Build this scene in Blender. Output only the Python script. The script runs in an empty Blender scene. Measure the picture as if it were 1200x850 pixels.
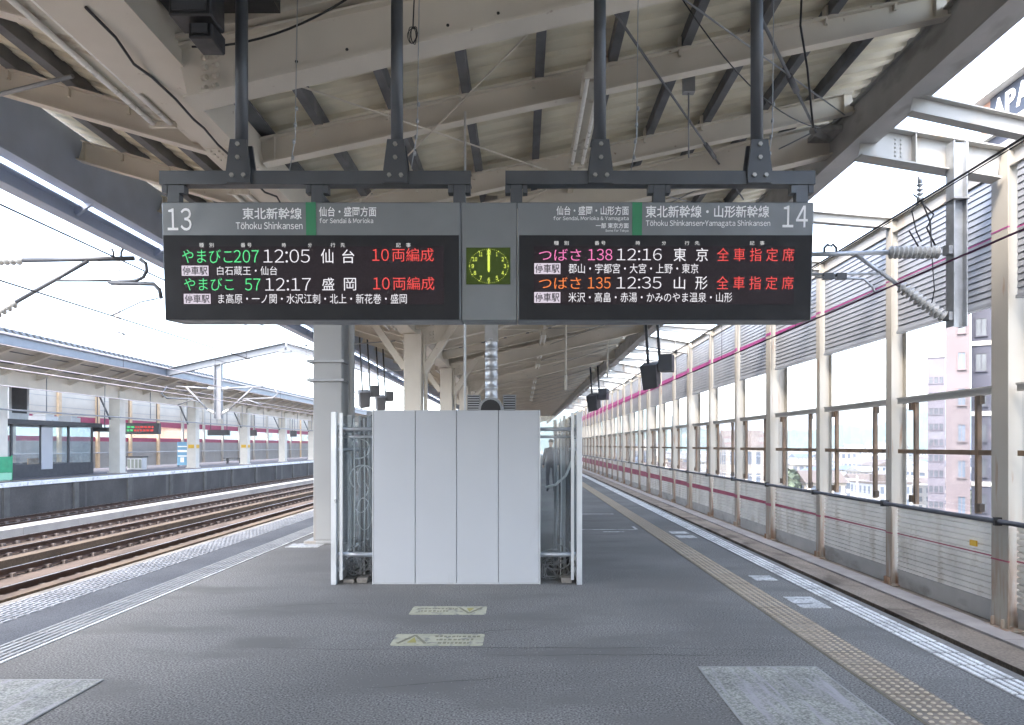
import bpy, math, random
from mathutils import Vector, Matrix
R = math.radians
rnd = random.Random(7)
sc = bpy.context.scene
COL = sc.collection
# ------------------------------------------------------------------ camera, sky, sun, exposure
EXPO = 3.4
CAMZ = 1.55
F = 850.0            # focal length in photo pixels (1200 wide)
cam = bpy.data.cameras.new('camera'); co = bpy.data.objects.new('camera', cam); COL.objects.link(co)
co.location = (0, 0, CAMZ); co.rotation_euler = (R(90), 0, 0)
cam.sensor_width = 36; cam.lens = 36 * F / 1200
cam.shift_x = -0.01; cam.shift_y = 97 / 1200
cam.clip_start = 0.05; cam.clip_end = 30000
sc.camera = co
SUN_EL, SUN_AZ = 52, 215      # azimuth measured clockwise from +Y: behind and to the track-13 side
w = bpy.data.worlds.new('World'); sc.world = w; w.use_nodes = True
nt = w.node_tree; bg = nt.nodes['Background']
sky = nt.nodes.new('ShaderNodeTexSky'); sky.sky_type = 'NISHITA'; sky.sun_disc = False
sky.sun_elevation = R(SUN_EL); sky.sun_rotation = R(SUN_AZ); sky.air_density = 1.0; sky.dust_density = 3.0; sky.ozone_density = 1.0
hs = nt.nodes.new('ShaderNodeHueSaturation'); hs.inputs['Saturation'].default_value = .8; nt.links.new(sky.outputs[0], hs.inputs['Color']); nt.links.new(hs.outputs[0], bg.inputs[0]); bg.inputs[1].default_value = 0.15
sl = bpy.data.lights.new('sun', 'SUN'); so = bpy.data.objects.new('sun', sl); COL.objects.link(so)
sl.energy = .5; sl.angle = R(14); sl.color = (1, .90, .78)
sd = Vector((math.sin(R(SUN_AZ)) * math.cos(R(SUN_EL)), math.cos(R(SUN_AZ)) * math.cos(R(SUN_EL)), math.sin(R(SUN_EL))))
so.rotation_euler = sd.to_track_quat('Z', 'Y').to_euler(); so.location = (-20, -30, 60)
vs = sc.view_settings
vs.view_transform = 'Standard'; vs.look = 'None'; vs.gamma = 1; vs.exposure = EXPO; vs.use_curve_mapping = False
sc.render.engine = 'CYCLES'
sc.cycles.max_bounces = 8; sc.cycles.diffuse_bounces = 5; sc.cycles.transparent_max_bounces = 24
sc.cycles.use_denoising = True; sc.cycles.volume_bounces = 0
sc.cycles.sample_clamp_indirect = 6

def at(px, py, Y):
    """photo pixel at depth Y -> world point (used to take measurements off the photograph)"""
    return Vector(((px - 612) / F * Y, Y, CAMZ + (522 - py) / F * Y))

# ------------------------------------------------------------------ materials
MATS = {}
def mat(name, col, rough=.55, metal=0., var=.12, scale=3., fine=0., fscale=60., fdetail=2, bump=0., bscale=40., spec=.5,
        dirt=None, damt=0., dscale=2., dstretch=(1, 1, .25), base_rust=None, specks=None, alpha=1., emit=None, estr=0., coords='pos'):
    m = bpy.data.materials.new(name); m.use_nodes = True; MATS[name] = m
    t = m.node_tree; N, L = t.nodes, t.links; b = N['Principled BSDF']
    b.inputs['Roughness'].default_value = rough; b.inputs['Metallic'].default_value = metal
    b.inputs['Specular IOR Level'].default_value = spec
    g = N.new('ShaderNodeNewGeometry')
    def noise(sc_, detail=4, st=None):
        n = N.new('ShaderNodeTexNoise'); n.inputs['Scale'].default_value = sc_; n.inputs['Detail'].default_value = detail
        if st:
            mp = N.new('ShaderNodeMapping'); mp.inputs['Scale'].default_value = st
            L.new(g.outputs['Position'], mp.inputs[0]); L.new(mp.outputs[0], n.inputs['Vector'])
        else: L.new(g.outputs['Position'], n.inputs['Vector'])
        return n.outputs['Fac']
    def ramp(src, a, b_, v0=0., v1=1.):
        r = N.new('ShaderNodeMapRange'); r.inputs[1].default_value = a; r.inputs[2].default_value = b_
        r.inputs[3].default_value = v0; r.inputs[4].default_value = v1; L.new(src, r.inputs[0]); return r.outputs[0]
    def mix(fac, c1, c2, mode='MIX'):
        x = N.new('ShaderNodeMix'); x.data_type = 'RGBA'; x.blend_type = mode
        if isinstance(fac, float): x.inputs[0].default_value = fac
        else: L.new(fac, x.inputs[0])
        for i, c in ((6, c1), (7, c2)):
            if isinstance(c, tuple): x.inputs[i].default_value = (*c[:3], 1)
            else: L.new(c, x.inputs[i])
        return x.outputs[2]
    lo = tuple(c * (1 - var) for c in col); hi = tuple(min(1, c * (1 + var)) for c in col)
    c = mix(ramp(noise(scale, 5), .3, .7), lo, hi)
    if fine:
        lo2 = tuple([1 - fine] * 3); hi2 = tuple([1 + fine] * 3)
        c = mix(1.0, c, mix(ramp(noise(fscale, fdetail), .34, .66), lo2, hi2), 'MULTIPLY')
    if dirt:
        f = ramp(noise(dscale, 6, dstretch), .62 - damt * .35, .72 - damt * .2)
        if base_rust is not None:
            s = N.new('ShaderNodeSeparateXYZ'); L.new(g.outputs['Position'], s.inputs[0])
            k = ramp(s.outputs[2], base_rust[0], base_rust[1], .75, 0.)
            ad = N.new('ShaderNodeMath'); ad.operation = 'MULTIPLY'; L.new(ramp(noise(dscale * 2.5, 6, dstretch), .38, .6), ad.inputs[0]); L.new(k, ad.inputs[1])
            mx = N.new('ShaderNodeMath'); mx.operation = 'MAXIMUM'; L.new(ad.outputs[0], mx.inputs[0]); L.new(f, mx.inputs[1]); f = mx.outputs[0]
        c = mix(f, c, dirt)
    if specks:
        for vscale, th, amt in ((26., .075, .45), (6., .016, .9)):
            vo = N.new('ShaderNodeTexVoronoi'); vo.inputs['Scale'].default_value = vscale; L.new(g.outputs['Position'], vo.inputs['Vector'])
            c = mix(ramp(vo.outputs['Distance'], th, th * 1.6, amt, 0.), c, specks)
    L.new(c, b.inputs['Base Color'])
    if rough < .9:
        L.new(ramp(noise(scale * 2.3, 4), .3, .7, max(.03, rough - .08), min(1, rough + .1)), b.inputs['Roughness'])
    if bump:
        bn = N.new('ShaderNodeBump'); bn.inputs['Strength'].default_value = bump; bn.inputs['Distance'].default_value = .01
        L.new(noise(bscale, 4), bn.inputs['Height']); L.new(bn.outputs[0], b.inputs['Normal'])
    if emit:
        b.inputs['Emission Color'].default_value = (*emit, 1); b.inputs['Emission Strength'].default_value = estr
    b.inputs['Alpha'].default_value = alpha
    return m

def glass(name, tint=(.9, .95, .97), refl=.06):
    m = bpy.data.materials.new(name); m.use_nodes = True; t = m.node_tree; N, L = t.nodes, t.links; N.remove(N['Principled BSDF'])
    tr = N.new('ShaderNodeBsdfTransparent'); tr.inputs[0].default_value = (*tint, 1)
    gl = N.new('ShaderNodeBsdfGlossy'); gl.inputs['Roughness'].default_value = .03
    lw = N.new('ShaderNodeLayerWeight'); lw.inputs[0].default_value = .5; pw = N.new('ShaderNodeMath'); pw.operation = 'POWER'; pw.inputs[1].default_value = 5; L.new(lw.outputs['Facing'], pw.inputs[0]); fr = N.new('ShaderNodeMapRange'); fr.inputs[3].default_value = .04; fr.inputs[4].default_value = .9; L.new(pw.outputs[0], fr.inputs[0])
    d = N.new('ShaderNodeBsdfDiffuse'); d.inputs[0].default_value = (.8, .82, .84, 1)
    n = N.new('ShaderNodeTexNoise'); n.inputs['Scale'].default_value = 2.; g = N.new('ShaderNodeNewGeometry'); L.new(g.outputs['Position'], n.inputs['Vector'])
    mr = N.new('ShaderNodeMapRange'); mr.inputs[1].default_value = .35; mr.inputs[2].default_value = .75; mr.inputs[3].default_value = refl * .3; mr.inputs[4].default_value = refl * 1.8
    L.new(n.outputs['Fac'], mr.inputs[0])
    m1 = N.new('ShaderNodeMixShader'); L.new(fr.outputs[0], m1.inputs[0]); L.new(tr.outputs[0], m1.inputs[1]); L.new(gl.outputs[0], m1.inputs[2])
    m2 = N.new('ShaderNodeMixShader'); L.new(mr.outputs[0], m2.inputs[0]); L.new(m1.outputs[0], m2.inputs[1]); L.new(d.outputs[0], m2.inputs[2])
    L.new(m2.outputs[0], N['Material Output'].inputs[0]); return m

def led(name, col):
    k = 1.0 / 2 ** EXPO
    return mat(name, (.02, .02, .02), .6, var=0, emit=col, estr=k)

RUST = (.24, .12, .06)
M_asph = mat('asphalt', (.198, .194, .184), .9, var=.22, scale=.45, fine=.55, fscale=75, fdetail=8, bump=.1, bscale=160, spec=.12, specks=(.62, .61, .58), dirt=(.165, .161, .152), damt=.34, dscale=.9, dstretch=(.8, 1.6, 1))
M_plate = mat('worn_plate', (.265, .265, .235), .7, var=.25, scale=2.5, fine=.45, fscale=70, bump=.4, bscale=60, dirt=(.36, .34, .36), damt=.35, dscale=5, dstretch=(3, .25, 1))
M_seam = mat('seam', (.30, .30, .29), .7, var=.2)
M_yellow = mat('yellow_tile', (.25, .205, .155), .7, var=.18, scale=1.2, fine=.2, fscale=30, dirt=(.19, .165, .135), damt=.25, dscale=3, dstretch=(1, 1, 1))
M_tilewhite = mat('white_tile', (.74, .74, .72), .6, var=.15, scale=1.5, fine=.2, fscale=40, dirt=(.45, .45, .44), damt=.25, dscale=4, dstretch=(1, 1, 1))
M_tilegrey = mat('grey_tile', (.22, .22, .22), .7, var=.2, scale=1.5, fine=.2, fscale=40)
M_conc = mat('concrete', (.20, .185, .165), .85, var=.2, scale=.8, fine=.15, fscale=25, dirt=(.13, .12, .11), damt=.25, dscale=1.2, dstretch=(1, 1, .3), bump=.2)
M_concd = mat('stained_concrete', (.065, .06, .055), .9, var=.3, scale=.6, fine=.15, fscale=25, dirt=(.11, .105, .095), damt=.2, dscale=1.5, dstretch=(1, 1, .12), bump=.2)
M_deck = mat('viaduct_concrete', (.34, .32, .29), .9, var=.2, scale=.7, fine=.2, fscale=20)
M_slab = mat('slab_concrete', (.088, .062, .045), .9, var=.2, scale=.5, fine=.25, fscale=20, dirt=(.045, .03, .02), damt=.3, dscale=1.2, dstretch=(2, .3, 1))
M_kerb = mat('kerb_concrete', (.085, .06, .038), .9, var=.2, scale=.7, fine=.2, fscale=20, dirt=(.055, .035, .022), damt=.25, dscale=1.4, dstretch=(2, .4, 1))
M_rail = mat('rail_steel', (.065, .033, .021), .6, .2, var=.25, scale=2)
M_railtop = mat('rail_head', (.35, .32, .3), .3, .9, var=.1)
M_clip = mat('fastener', (.16, .13, .11), .7, var=.3)
M_roof = mat('roof_sheet', (.71, .66, .52), .6, var=.1, scale=.8, dirt=(.55, .50, .39), damt=.2, dscale=1.2, dstretch=(.35, 1.5, 1))
M_beam = mat('beige_steel', (.645, .595, .51), .55, var=.08, scale=1.2, dirt=(.30, .21, .14), damt=-.22, dscale=9, dstretch=(1, 1, 1), bump=.08, bscale=8)
M_purlin = mat('dark_steel', (.13, .135, .145), .6, var=.2)
M_fascia = mat('grey_fascia', (.40, .39, .375), .5, var=.12, scale=1.5, dirt=(.27, .26, .24), damt=.2, dscale=3, dstretch=(1, .4, 1))
M_edge = mat('edge_steel', (.43, .49, .61), .5, var=.1, scale=1.5)
M_col = mat('column_paint', (.325, .33, .325), .5, var=.05, scale=1., dirt=(.33, .29, .24), damt=.08, dscale=2.5, dstretch=(1.5, 1.5, .15), bump=.05, bscale=10)
M_post = mat('cream_post', (.36, .338, .295), .55, var=.06, scale=1., dirt=RUST, damt=-.12, dscale=3.2, dstretch=(1.5, 1.5, .2), base_rust=(-1.1, .9))
M_white = mat('white_beam', (.40, .39, .365), .5, var=.06, dirt=(.42, .34, .26), damt=.12, dscale=3, dstretch=(1, 1, .4))
M_louv = mat('blue_grey_louvre', (.36, .385, .43), .4, .3, var=.06, scale=1.5)
M_low = mat('lower_panel', (.74, .72, .68), .55, .1, var=.12, scale=1.5, dirt=(.56, .52, .46), damt=.25, dscale=2.5, dstretch=(1, 1, .3))
M_galv = mat('galvanised', (.42, .44, .46), .42, .6, var=.15, scale=6)
M_pipe = mat('grey_pipe', (.30, .31, .32), .45, .3, var=.1)
M_brown = mat('brown_frame', (.165, .11, .07), .6, var=.25, scale=3, dirt=(.10, .07, .05), damt=.3, dscale=5)
M_dkbr = mat('dark_bracket', (.10, .075, .055), .7, var=.3)
M_mag = mat('magenta_paint', (.30, .05, .19), .5, var=.08)
M_red = mat('crimson_paint', (.30, .05, .10), .5, var=.1)
M_signgrey = mat('sign_grey', (.185, .198, .207), .42, .2, var=.04, scale=4)
M_signdk = mat('sign_dark', (.022, .022, .024), .6, var=.05, spec=.3)
M_screen = mat('led_screen', (.020, .016, .018), .6, spec=.25, var=.08, scale=40, emit=(.010, .006, .008), estr=1 / 2 ** EXPO)
M_hang = mat('hanger_steel', (.10, .108, .118), .38, .4, var=.1)
M_bolt = mat('bolt', (.42, .41, .39), .35, .8, var=.1)
M_txt = mat('white_print', (.92, .92, .92), .5, var=0)
M_green = mat('green_bar', (.03, .22, .10), .45, var=.03)
M_panel = mat('panel_white', (.47, .485, .505), .38, var=.02, scale=1.5, dirt=(.40, .41, .42), damt=-.05, dscale=3)
M_panelgap = mat('panel_gap', (.08, .08, .085), .7, var=0)
M_alu = mat('aluminium', (.62, .64, .66), .35, .5, var=.06)
M_black = mat('black_plastic', (.02, .02, .022), .45, var=.1)
M_dkgrey = mat('dark_grey', (.06, .062, .066), .5, var=.1)
M_cream = mat('lamp_cream', (.66, .62, .53), .5, var=.06, dirt=(.4, .33, .25), damt=.15, dscale=6)
M_tube = mat('lamp_tube', (.86, .85, .80), .3, var=.02)
M_ins = mat('insulator', (.40, .40, .38), .25, var=.06)
M_wire = mat('wire', (.05, .05, .055), .5, .3, var=.1)
M_wirel = mat('pale_wire', (.40, .36, .36), .5, .3, var=.1)
M_cablew = mat('white_cable', (.66, .66, .65), .5, var=.1)
M_cableg = mat('grey_cable', (.25, .25, .25), .5, var=.1)
M_duct = mat('duct_metal', (.55, .56, .57), .42, .8, var=.12, scale=9)
M_stick = mat('yellow_sticker', (.43, .42, .31), .6, var=.15, scale=8, dirt=(.2, .2, .19), damt=.25, dscale=14, dstretch=(1, 1, 1))
M_stickp = mat('sticker_print', (.20, .19, .13), .6, var=.1)
M_sticky = mat('sticker_triangle', (.33, .30, .08), .6, var=.1)
M_farwall = mat('pale_wall', (.52, .475, .40), .6, var=.06, scale=1)
M_fargrey = mat('grey_wall', (.28, .275, .265), .6, var=.06, scale=1)
M_peach = mat('peach_post', (.55, .40, .25), .6, var=.15)
M_bluegrey = mat('gutter_blue', (.165, .18, .205), .45, .2, var=.05)
M_ribroof = mat('ribbed_roof', (.05, .055, .06), .5, .3, var=.1)
M_poster = mat('poster_blue', (.12, .27, .40), .4, var=.1)
M_posterw = mat('poster_white', (.7, .72, .74), .4, var=.05)
M_netgreen = mat('green_net', (.04, .32, .15), .6, var=.15)
M_wood = mat('bench_wood', (.35, .22, .12), .6, var=.2)
M_yel = mat('yellow_plate', (.65, .40, .04), .5, var=.1)
M_skin = mat('skin', (.48, .32, .24), .55, var=.05)
M_suit = mat('dark_suit', (.035, .037, .048), .8, var=.15)
M_hair = mat('hair', (.02, .018, .016), .6, var=.1)
M_glass = glass('glass_clear')
M_glassd = glass('glass_dusty', (.84, .87, .88), .05)
M_glassp = glass('glass_milky', (.95, .96, .97), .03)
L_green = led('led_green', (.10, .85, .28)); L_white = led('led_white', (.92, .90, .95)); L_red = led('led_red', (.95, .07, .06))
L_pink = led('led_pink', (.95, .22, .52)); L_orange = led('led_orange', (1., .24, .04)); L_box = led('led_lilac', (.72, .64, .74)); L_lime = led('led_lime', (.80, .95, .12))
L_label = led('led_label', (.75, .75, .75))

# ------------------------------------------------------------------ mesh builder
class MB:
    def __init__(s, o=(0, 0, 0)): s.v = []; s.f = []; s.sm = []; s.mi = []; s.o = Vector(o); s.m = 0
    def quad(s, pts, smooth=False):
        i = len(s.v); s.v += [Vector(p) for p in pts]; s.f.append(tuple(range(i, i + len(pts)))); s.sm.append(smooth); s.mi.append(s.m); return s
    def _fs(s, faces, i, smooth=False):
        for f in faces: s.f.append(tuple(i + k for k in f)); s.sm.append(smooth); s.mi.append(s.m)
    def hexa(s, p):       # p: 8 points, bottom loop then top loop
        i = len(s.v); s.v += [Vector(q) for q in p]
        s._fs([(0, 3, 2, 1), (4, 5, 6, 7), (0, 1, 5, 4), (1, 2, 6, 5), (2, 3, 7, 6), (3, 0, 4, 7)], i); return s
    def box(s, x0, x1, y0, y1, z0, z1):
        return s.hexa([(x0, y0, z0), (x1, y0, z0), (x1, y1, z0), (x0, y1, z0), (x0, y0, z1), (x1, y0, z1), (x1, y1, z1), (x0, y1, z1)])
    def bar(s, p, q, w, h, up=(0, 0, 1), du=0, ds=0):
        p, q, up = Vector(p), Vector(q), Vector(up); d = (q - p).normalized(); side = d.cross(up).normalized(); u = side.cross(d).normalized()
        off = u * du + side * ds; a = side * w / 2; b = u * h / 2
        return s.hexa([p + off - a - b, p + off + a - b, q + off + a - b, q + off - a - b, p + off - a + b, p + off + a + b, q + off + a + b, q + off - a + b])
    def hbeam(s, p, q, h, w, tw=.012, tf=.018, up=(0, 0, 1)):   # p,q on the axis
        s.bar(p, q, tw, h - 2 * tf, up)
        s.bar(p, q, w, tf, up, du=h / 2 - tf / 2); s.bar(p, q, w, tf, up, du=-h / 2 + tf / 2); return s
    def tube(s, pts, r, n=8, caps=True, rs=None):
        pts = [Vector(p) for p in pts]; i0 = len(s.v); prev = None
        for k, p in enumerate(pts):
            d = (pts[min(k + 1, len(pts) - 1)] - pts[max(k - 1, 0)]).normalized()
            if prev is None:
                a = d.cross(Vector((0, 0, 1)))
                if a.length < 1e-3: a = d.cross(Vector((0, 1, 0)))
            else: a = prev - d * prev.dot(d)
            a.normalize(); prev = a; b = d.cross(a); rr = rs[k] if rs else r
            for j in range(n):
                t = 2 * math.pi * j / n; s.v.append(p + (a * math.cos(t) + b * math.sin(t)) * rr)
        for k in range(len(pts) - 1):
            for j in range(n):
                s._fs([(k * n + j, k * n + (j + 1) % n, (k + 1) * n + (j + 1) % n, (k + 1) * n + j)], i0, True)
        if caps:
            s._fs([tuple(reversed(range(n)))], i0); s._fs([tuple((len(pts) - 1) * n + j for j in range(n))], i0)
        return s
    def prism(s, poly, axis, a0, a1):     # poly: list of 2D points; axis 'x','y','z' extruded from a0 to a1
        def P(u, v, a): return {'x': (a, u, v), 'y': (u, a, v), 'z': (u, v, a)}[axis]
        n = len(poly); i = len(s.v); s.v += [Vector(P(u, v, a0)) for u, v in poly] + [Vector(P(u, v, a1)) for u, v in poly]
        s._fs([tuple(range(n)), tuple(reversed(range(n, 2 * n)))] + [(k, n + k, n + (k + 1) % n, (k + 1) % n) for k in range(n)], i); return s
    def mesh(s, verts, faces):
        i = len(s.v); s.v += [Vector(v) for v in verts]; s._fs(faces, i); return s
    def build(s, name, mats, parent=None, loc=(0, 0, 0), bevel=0):
        me = bpy.data.meshes.new(name); me.from_pydata([tuple(v - s.o) for v in s.v], [], s.f)
        for m in (mats if isinstance(mats, (list, tuple)) else [mats]): me.materials.append(m)
        me.polygons.foreach_set('use_smooth', s.sm); me.polygons.foreach_set('material_index', s.mi); me.update()
        o = bpy.data.objects.new(name, me); COL.objects.link(o); o.location = loc
        if parent: o.parent = parent
        if bevel:
            bv = o.modifiers.new('bevel', 'BEVEL'); bv.width = bevel; bv.segments = 1; bv.limit_method = 'ANGLE'; bv.angle_limit = R(50)
        return o

def tag(o, label, cat, group=None):
    o['label'] = label; o['category'] = cat
    if group: o['group'] = group
    return o
def T(name, label, cat, loc=(0, 0, 0), group=None, rz=0):
    o = bpy.data.objects.new(name, None); COL.objects.link(o); o.location = loc; o.rotation_euler = (0, 0, rz); o.empty_display_size = .2
    return tag(o, label, cat, group)
def struct(o): o['kind'] = 'structure'; return o
def copy_tree(o, parent=None):
    c = o.copy(); COL.objects.link(c)
    if parent: c.parent = parent
    for ch in list(o.children): copy_tree(ch, c)
    return c
ORD = ['first', 'second', 'third', 'fourth', 'fifth', 'sixth', 'seventh', 'eighth', 'ninth', 'tenth', 'eleventh', 'twelfth', 'thirteenth', 'fourteenth', 'fifteenth',
       'sixteenth', 'seventeenth', 'eighteenth', 'nineteenth', 'twentieth']
_tc = {}
def text_mesh(body, bold=0.):
    k = (body, bold)
    if k not in _tc:
        c = bpy.data.curves.new('t', 'FONT'); c.body = body; c.offset = bold; c.resolution_u = 3
        o = bpy.data.objects.new('t', c); COL.objects.link(o); d = bpy.context.evaluated_depsgraph_get()
        m = bpy.data.meshes.new_from_object(o.evaluated_get(d))
        vs_ = [v.co.copy() for v in m.vertices]; fs = [tuple(p.vertices) for p in m.polygons]
        bpy.data.objects.remove(o); bpy.data.curves.remove(c); bpy.data.meshes.remove(m); _tc[k] = (vs_, fs)
    return _tc[k]
def wide(ch):
    return '\u3000' if ch == ' ' else (chr(ord(ch) + 0xFEE0) if 33 <= ord(ch) <= 126 else ch)
_wt = {}
def word_mesh(body, bold=0.):
    """proportional line of Latin letters and digits set from the sans CJK face"""
    if (body, bold) in _wt: return _wt[(body, bold)]
    V, Fc, x = [], [], 0.
    for ch in body:
        if ch == ' ': x += .26; continue
        c2, mac = ('o', True) if ch == 'ō' else (ch, False)
        vs_, fs = text_mesh(wide(c2) if ord(c2) < 127 else c2, bold)
        a0 = min(v.x for v in vs_); a1 = max(v.x for v in vs_); i0 = len(V); pad = .05 if ch not in '1' else .075
        V += [Vector((v.x - a0 + x + pad, v.y, 0)) for v in vs_]; Fc += [tuple(i0 + k for k in f) for f in fs]
        if mac:
            i0 = len(V); top = max(v.y for v in vs_) + .07; V += [Vector((x + pad + .05, top, 0)), Vector((x + pad + a1 - a0 - .05, top, 0)), Vector((x + pad + a1 - a0 - .05, top + .06, 0)), Vector((x + pad + .05, top + .06, 0))]; Fc.append((i0, i0 + 1, i0 + 2, i0 + 3))
        x += a1 - a0 + 2 * pad
    _wt[(body, bold)] = (V, Fc); return V, Fc
def put_text(b, body, x0, z0, x1, z1, y, bold=0.):
    """text stretched to the rectangle x0..x1, z0 (bottom)..z1 (top) on the plane y, facing -Y"""
    vs_, fs = word_mesh(body, bold) if ord(body[0]) < 127 else text_mesh(body, bold)
    a0 = min(v.x for v in vs_); a1 = max(v.x for v in vs_); c0 = min(v.y for v in vs_); c1 = max(v.y for v in vs_)
    b.mesh([(x0 + (v.x - a0) / (a1 - a0) * (x1 - x0), y, z0 + (v.y - c0) / (c1 - c0) * (z1 - z0)) for v in vs_], fs)

# ------------------------------------------------------------------ ground, viaduct, platforms, tracks
Y0, Y1 = -60., 190.
GZ = -13.
b = MB(); b.quad([(-4500, -2500, GZ), (7500, -2500, GZ), (7500, 7000, GZ), (-4500, 7000, GZ)])
M_town = mat('town_ground', (.20, .20, .185), .9, var=.4, scale=.02, fine=.3, fscale=.15)
struct(b.build('ground', M_town))
b = MB(); b.box(-37.5, 8.1, Y0, Y1 + 60, -2.6, -1.72)
struct(b.build('viaduct_deck', M_deck))
XL, XR = -5.05, 3.30
b = MB(); b.box(XL, XR, Y0, Y1, -1.7, 0)
struct(b.build('platform', M_asph))
# long seams and expansion joints of the asphalt
b = MB()
for y in (23, 33): b.box(-3.7, 2.2, y, y + .005, .0, .002)
struct(b.build('platform_joint', mat('joint', (.13, .13, .13), .8, var=.2)))

M_crack = mat('crack', (.06, .058, .055), .9)
def crack(x, y, dx, dy, n_, wmax, seed):
    q = random.Random(seed); b = MB(); P = []
    for i in range(n_): P.append((x, y, wmax * (math.sin(math.pi * (i + .5) / n_)) * q.uniform(.4, 1))); x += dx * q.uniform(.5, 1.5); y += dy * q.uniform(-.5, 1.6) + q.uniform(-.02, .02)
    for (x0, y0, w0), (x1, y1, w1) in zip(P, P[1:]): b.quad([(x0, y0 - w0, .0022), (x1, y1 - w1, .0022), (x1, y1 + w1, .0022), (x0, y0 + w0, .0022)])
    struct(b.build('platform_crack', M_crack))
crack(-2.6, 5.55, .11, .004, 46, .006, 1); crack(-.55, 6.0, .06, .035, 12, .007, 2); crack(-.5, 5.35, .12, -.004, 24, .005, 3); crack(1.3, 7.0, .02, -.10, 20, .005, 4); crack(-2.9, 6.9, .1, .02, 18, .006, 5); crack(-1.2, 4.6, .09, .03, 16, .005, 6)
def ttrack(y0, y1, x0, w_, base, topm, kind, name):
    """tactile / edge strip from y0 to y1: base sheet plus raised dots or bars"""
    b = MB(); b.box(x0, x0 + w_, y0, Y1, .0, .005)
    o = struct(b.build(name, base))
    b = MB()
    if kind == 'dots':
        y = y0
        while y < y1:
            for i in range(5):
                for j in range(5):
                    cx = x0 + .03 + i * .06; cy = y + .03 + j * .06
                    n = 7; k = len(b.v)
                    for r_, z in ((.0165, .0052), (.011, .0105)):
                        for a in range(n): b.v.append(Vector((cx + r_ * math.cos(6.283 * a / n), cy + r_ * math.sin(6.283 * a / n), z)))
                    b._fs([tuple(range(n, 2 * n))] + [(a, (a + 1) % n, n + (a + 1) % n, n + a) for a in range(n)], k)
            y += .30
        # tile joints
    else:
        nrow, bw, bl, gap = kind; pitch = w_ / nrow; y = y0; k = 0
        while y < y1:
            for i in range(nrow):
                xx = x0 + (i + .5) * pitch; sh = (bl + gap) * .5 * (i % 2) * .0
                b.box(xx - bw / 2, xx + bw / 2, y + sh, y + bl + sh, .0052, .0115)
            y += bl + gap; k += 1
    t = b.build(name.replace('paving', 'relief').replace('strip', 'relief'), topm); struct(t)
    return o
M_gap = mat('tile_gap', (.16, .14, .10), .85, var=.2)
ttrack(2.4, 45, 2.255, .30, M_yellow, mat('yellow_dot', (.44, .37, .275), .7, var=.2, scale=3), 'dots', 'tactile_paving')
b = MB()
y = 2.4
while y < 60: b.box(2.255, 2.555, y - .003, y + .003, .005, .0075); y += .3
b.box(2.235, 2.252, 2.4, Y1, 0, .004)
struct(b.build('tactile_joint', M_gap))
ttrack(2.4, 90, 3.03, .24, M_tilegrey, M_tilewhite, (4, .034, .27, .03), 'edge_strip')
ttrack(2.4, 70, -4.03, .30, M_tilegrey, mat('pale_bar', (.33, .33, .325), .6, var=.2, scale=3), (5, .026, .27, .03), 'guide_strip')
ttrack(2.4, 80, -5.0, .50, mat('edge_tile', (.125, .13, .14), .65, var=.2, scale=2, fine=.2, fscale=40), mat('left_white_bar', (.27, .28, .30), .6, var=.2, scale=2, fine=.2, fscale=30), (8, .03, .12, .05), 'safety_strip')
# edge nosing
b = MB(); b.box(XL - .05, XL + .045, Y0, Y1, -.16, .004); b.box(XR - .025, XR + .05, Y0, Y1, -.16, .004)
struct(b.build('platform_nosing', M_conc))
b = MB(); b.box(-3.722, -3.70, Y0, Y1, 0, .008); struct(b.build('guide_line', M_tilewhite))
b = MB(); b.box(-4.497, -4.034, Y0, Y1, 0, .003); struct(b.build('shade_tint_band', mat('shade_tint_asphalt', (.105, .112, .125), .9, var=.2, scale=.8, fine=.4, fscale=120, spec=.12)))  # darker, bluer light of the track 13 side put into the band's colour
# worn access plates set into the asphalt
def plate(x0, x1, y0, y1, lab):
    b = MB(((x0 + x1) / 2, (y0 + y1) / 2, 0)); b.box(x0, x1, y0, y1, .0, .007)
    o = b.build('floor_plate', M_plate, loc=b.o); tag(o, lab, 'floor plate', 'worn floor plates')
    e = MB(b.o); t = .012
    for q in ((x0 - t, x1 + t, y1, y1 + t), (x0 - t, x1 + t, y0 - t, y0), (x0 - t, x0, y0, y1), (x1, x1 + t, y0, y1)): e.box(*q, 0, .0085)
    e.build('rim', M_seam, o)
plate(1.235, 2.04, 3.72, 5.05, 'worn pale floor plate next to the yellow tactile paving')
plate(-3.62, -2.77, 3.3, 4.77, 'worn grey floor plate on the bluish side by track 13')
# boarding marks
M_mark = mat('floor_paint', (.48, .48, .47), .6, var=.2, scale=3, fine=.3, fscale=50, dirt=(.15, .15, .15), damt=.25, dscale=9, dstretch=(1, 1, 1))
def mark(shape, lab, x, y):
    b = MB((x, y, 0))
    for q in shape: b.box(x + q[0], x + q[1], y + q[2], y + q[3], 0, .0065)
    tag(b.build('floor_marking', M_mark, loc=b.o), lab, 'floor marking', 'white boarding marks')
mark([(0, .28, 0, .5)], 'small solid white boarding mark beside the yellow paving', 2.66, 6.9)
mark([(0, .25, 0, .3)], 'smaller faint white square beyond the solid white mark', 2.68, 8.3)
mark([(-.95, .35, 0, .05), (.33, .38, .05, .5), (-.3, .1, -.35, -.29)], 'white cornered line mark alongside the stair enclosure', 1.75, 13.3)
mark([(-.9, .3, 0, .06)], 'thin white cross line mark beyond the cornered mark', 1.75, 16.3)
mark([(0, .3, 0, .35), (.0, .3, .6, .9)], 'pair of small white squares by the bluish platform edge', 2.62, 12.1)
mark([(0, .5, 0, .4)], 'white square mark by the grey column base', -4.0 + .4, 11.0)
mark([(0, .45, 0, .35)], 'white mark between pale edge strip and guide strip', -4.46, 15.6)
mark([(0, .5, 0, .4), (0, .5, .7, 1.)], 'double white square mark past the grey column', -3.65, 13.3)

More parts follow.
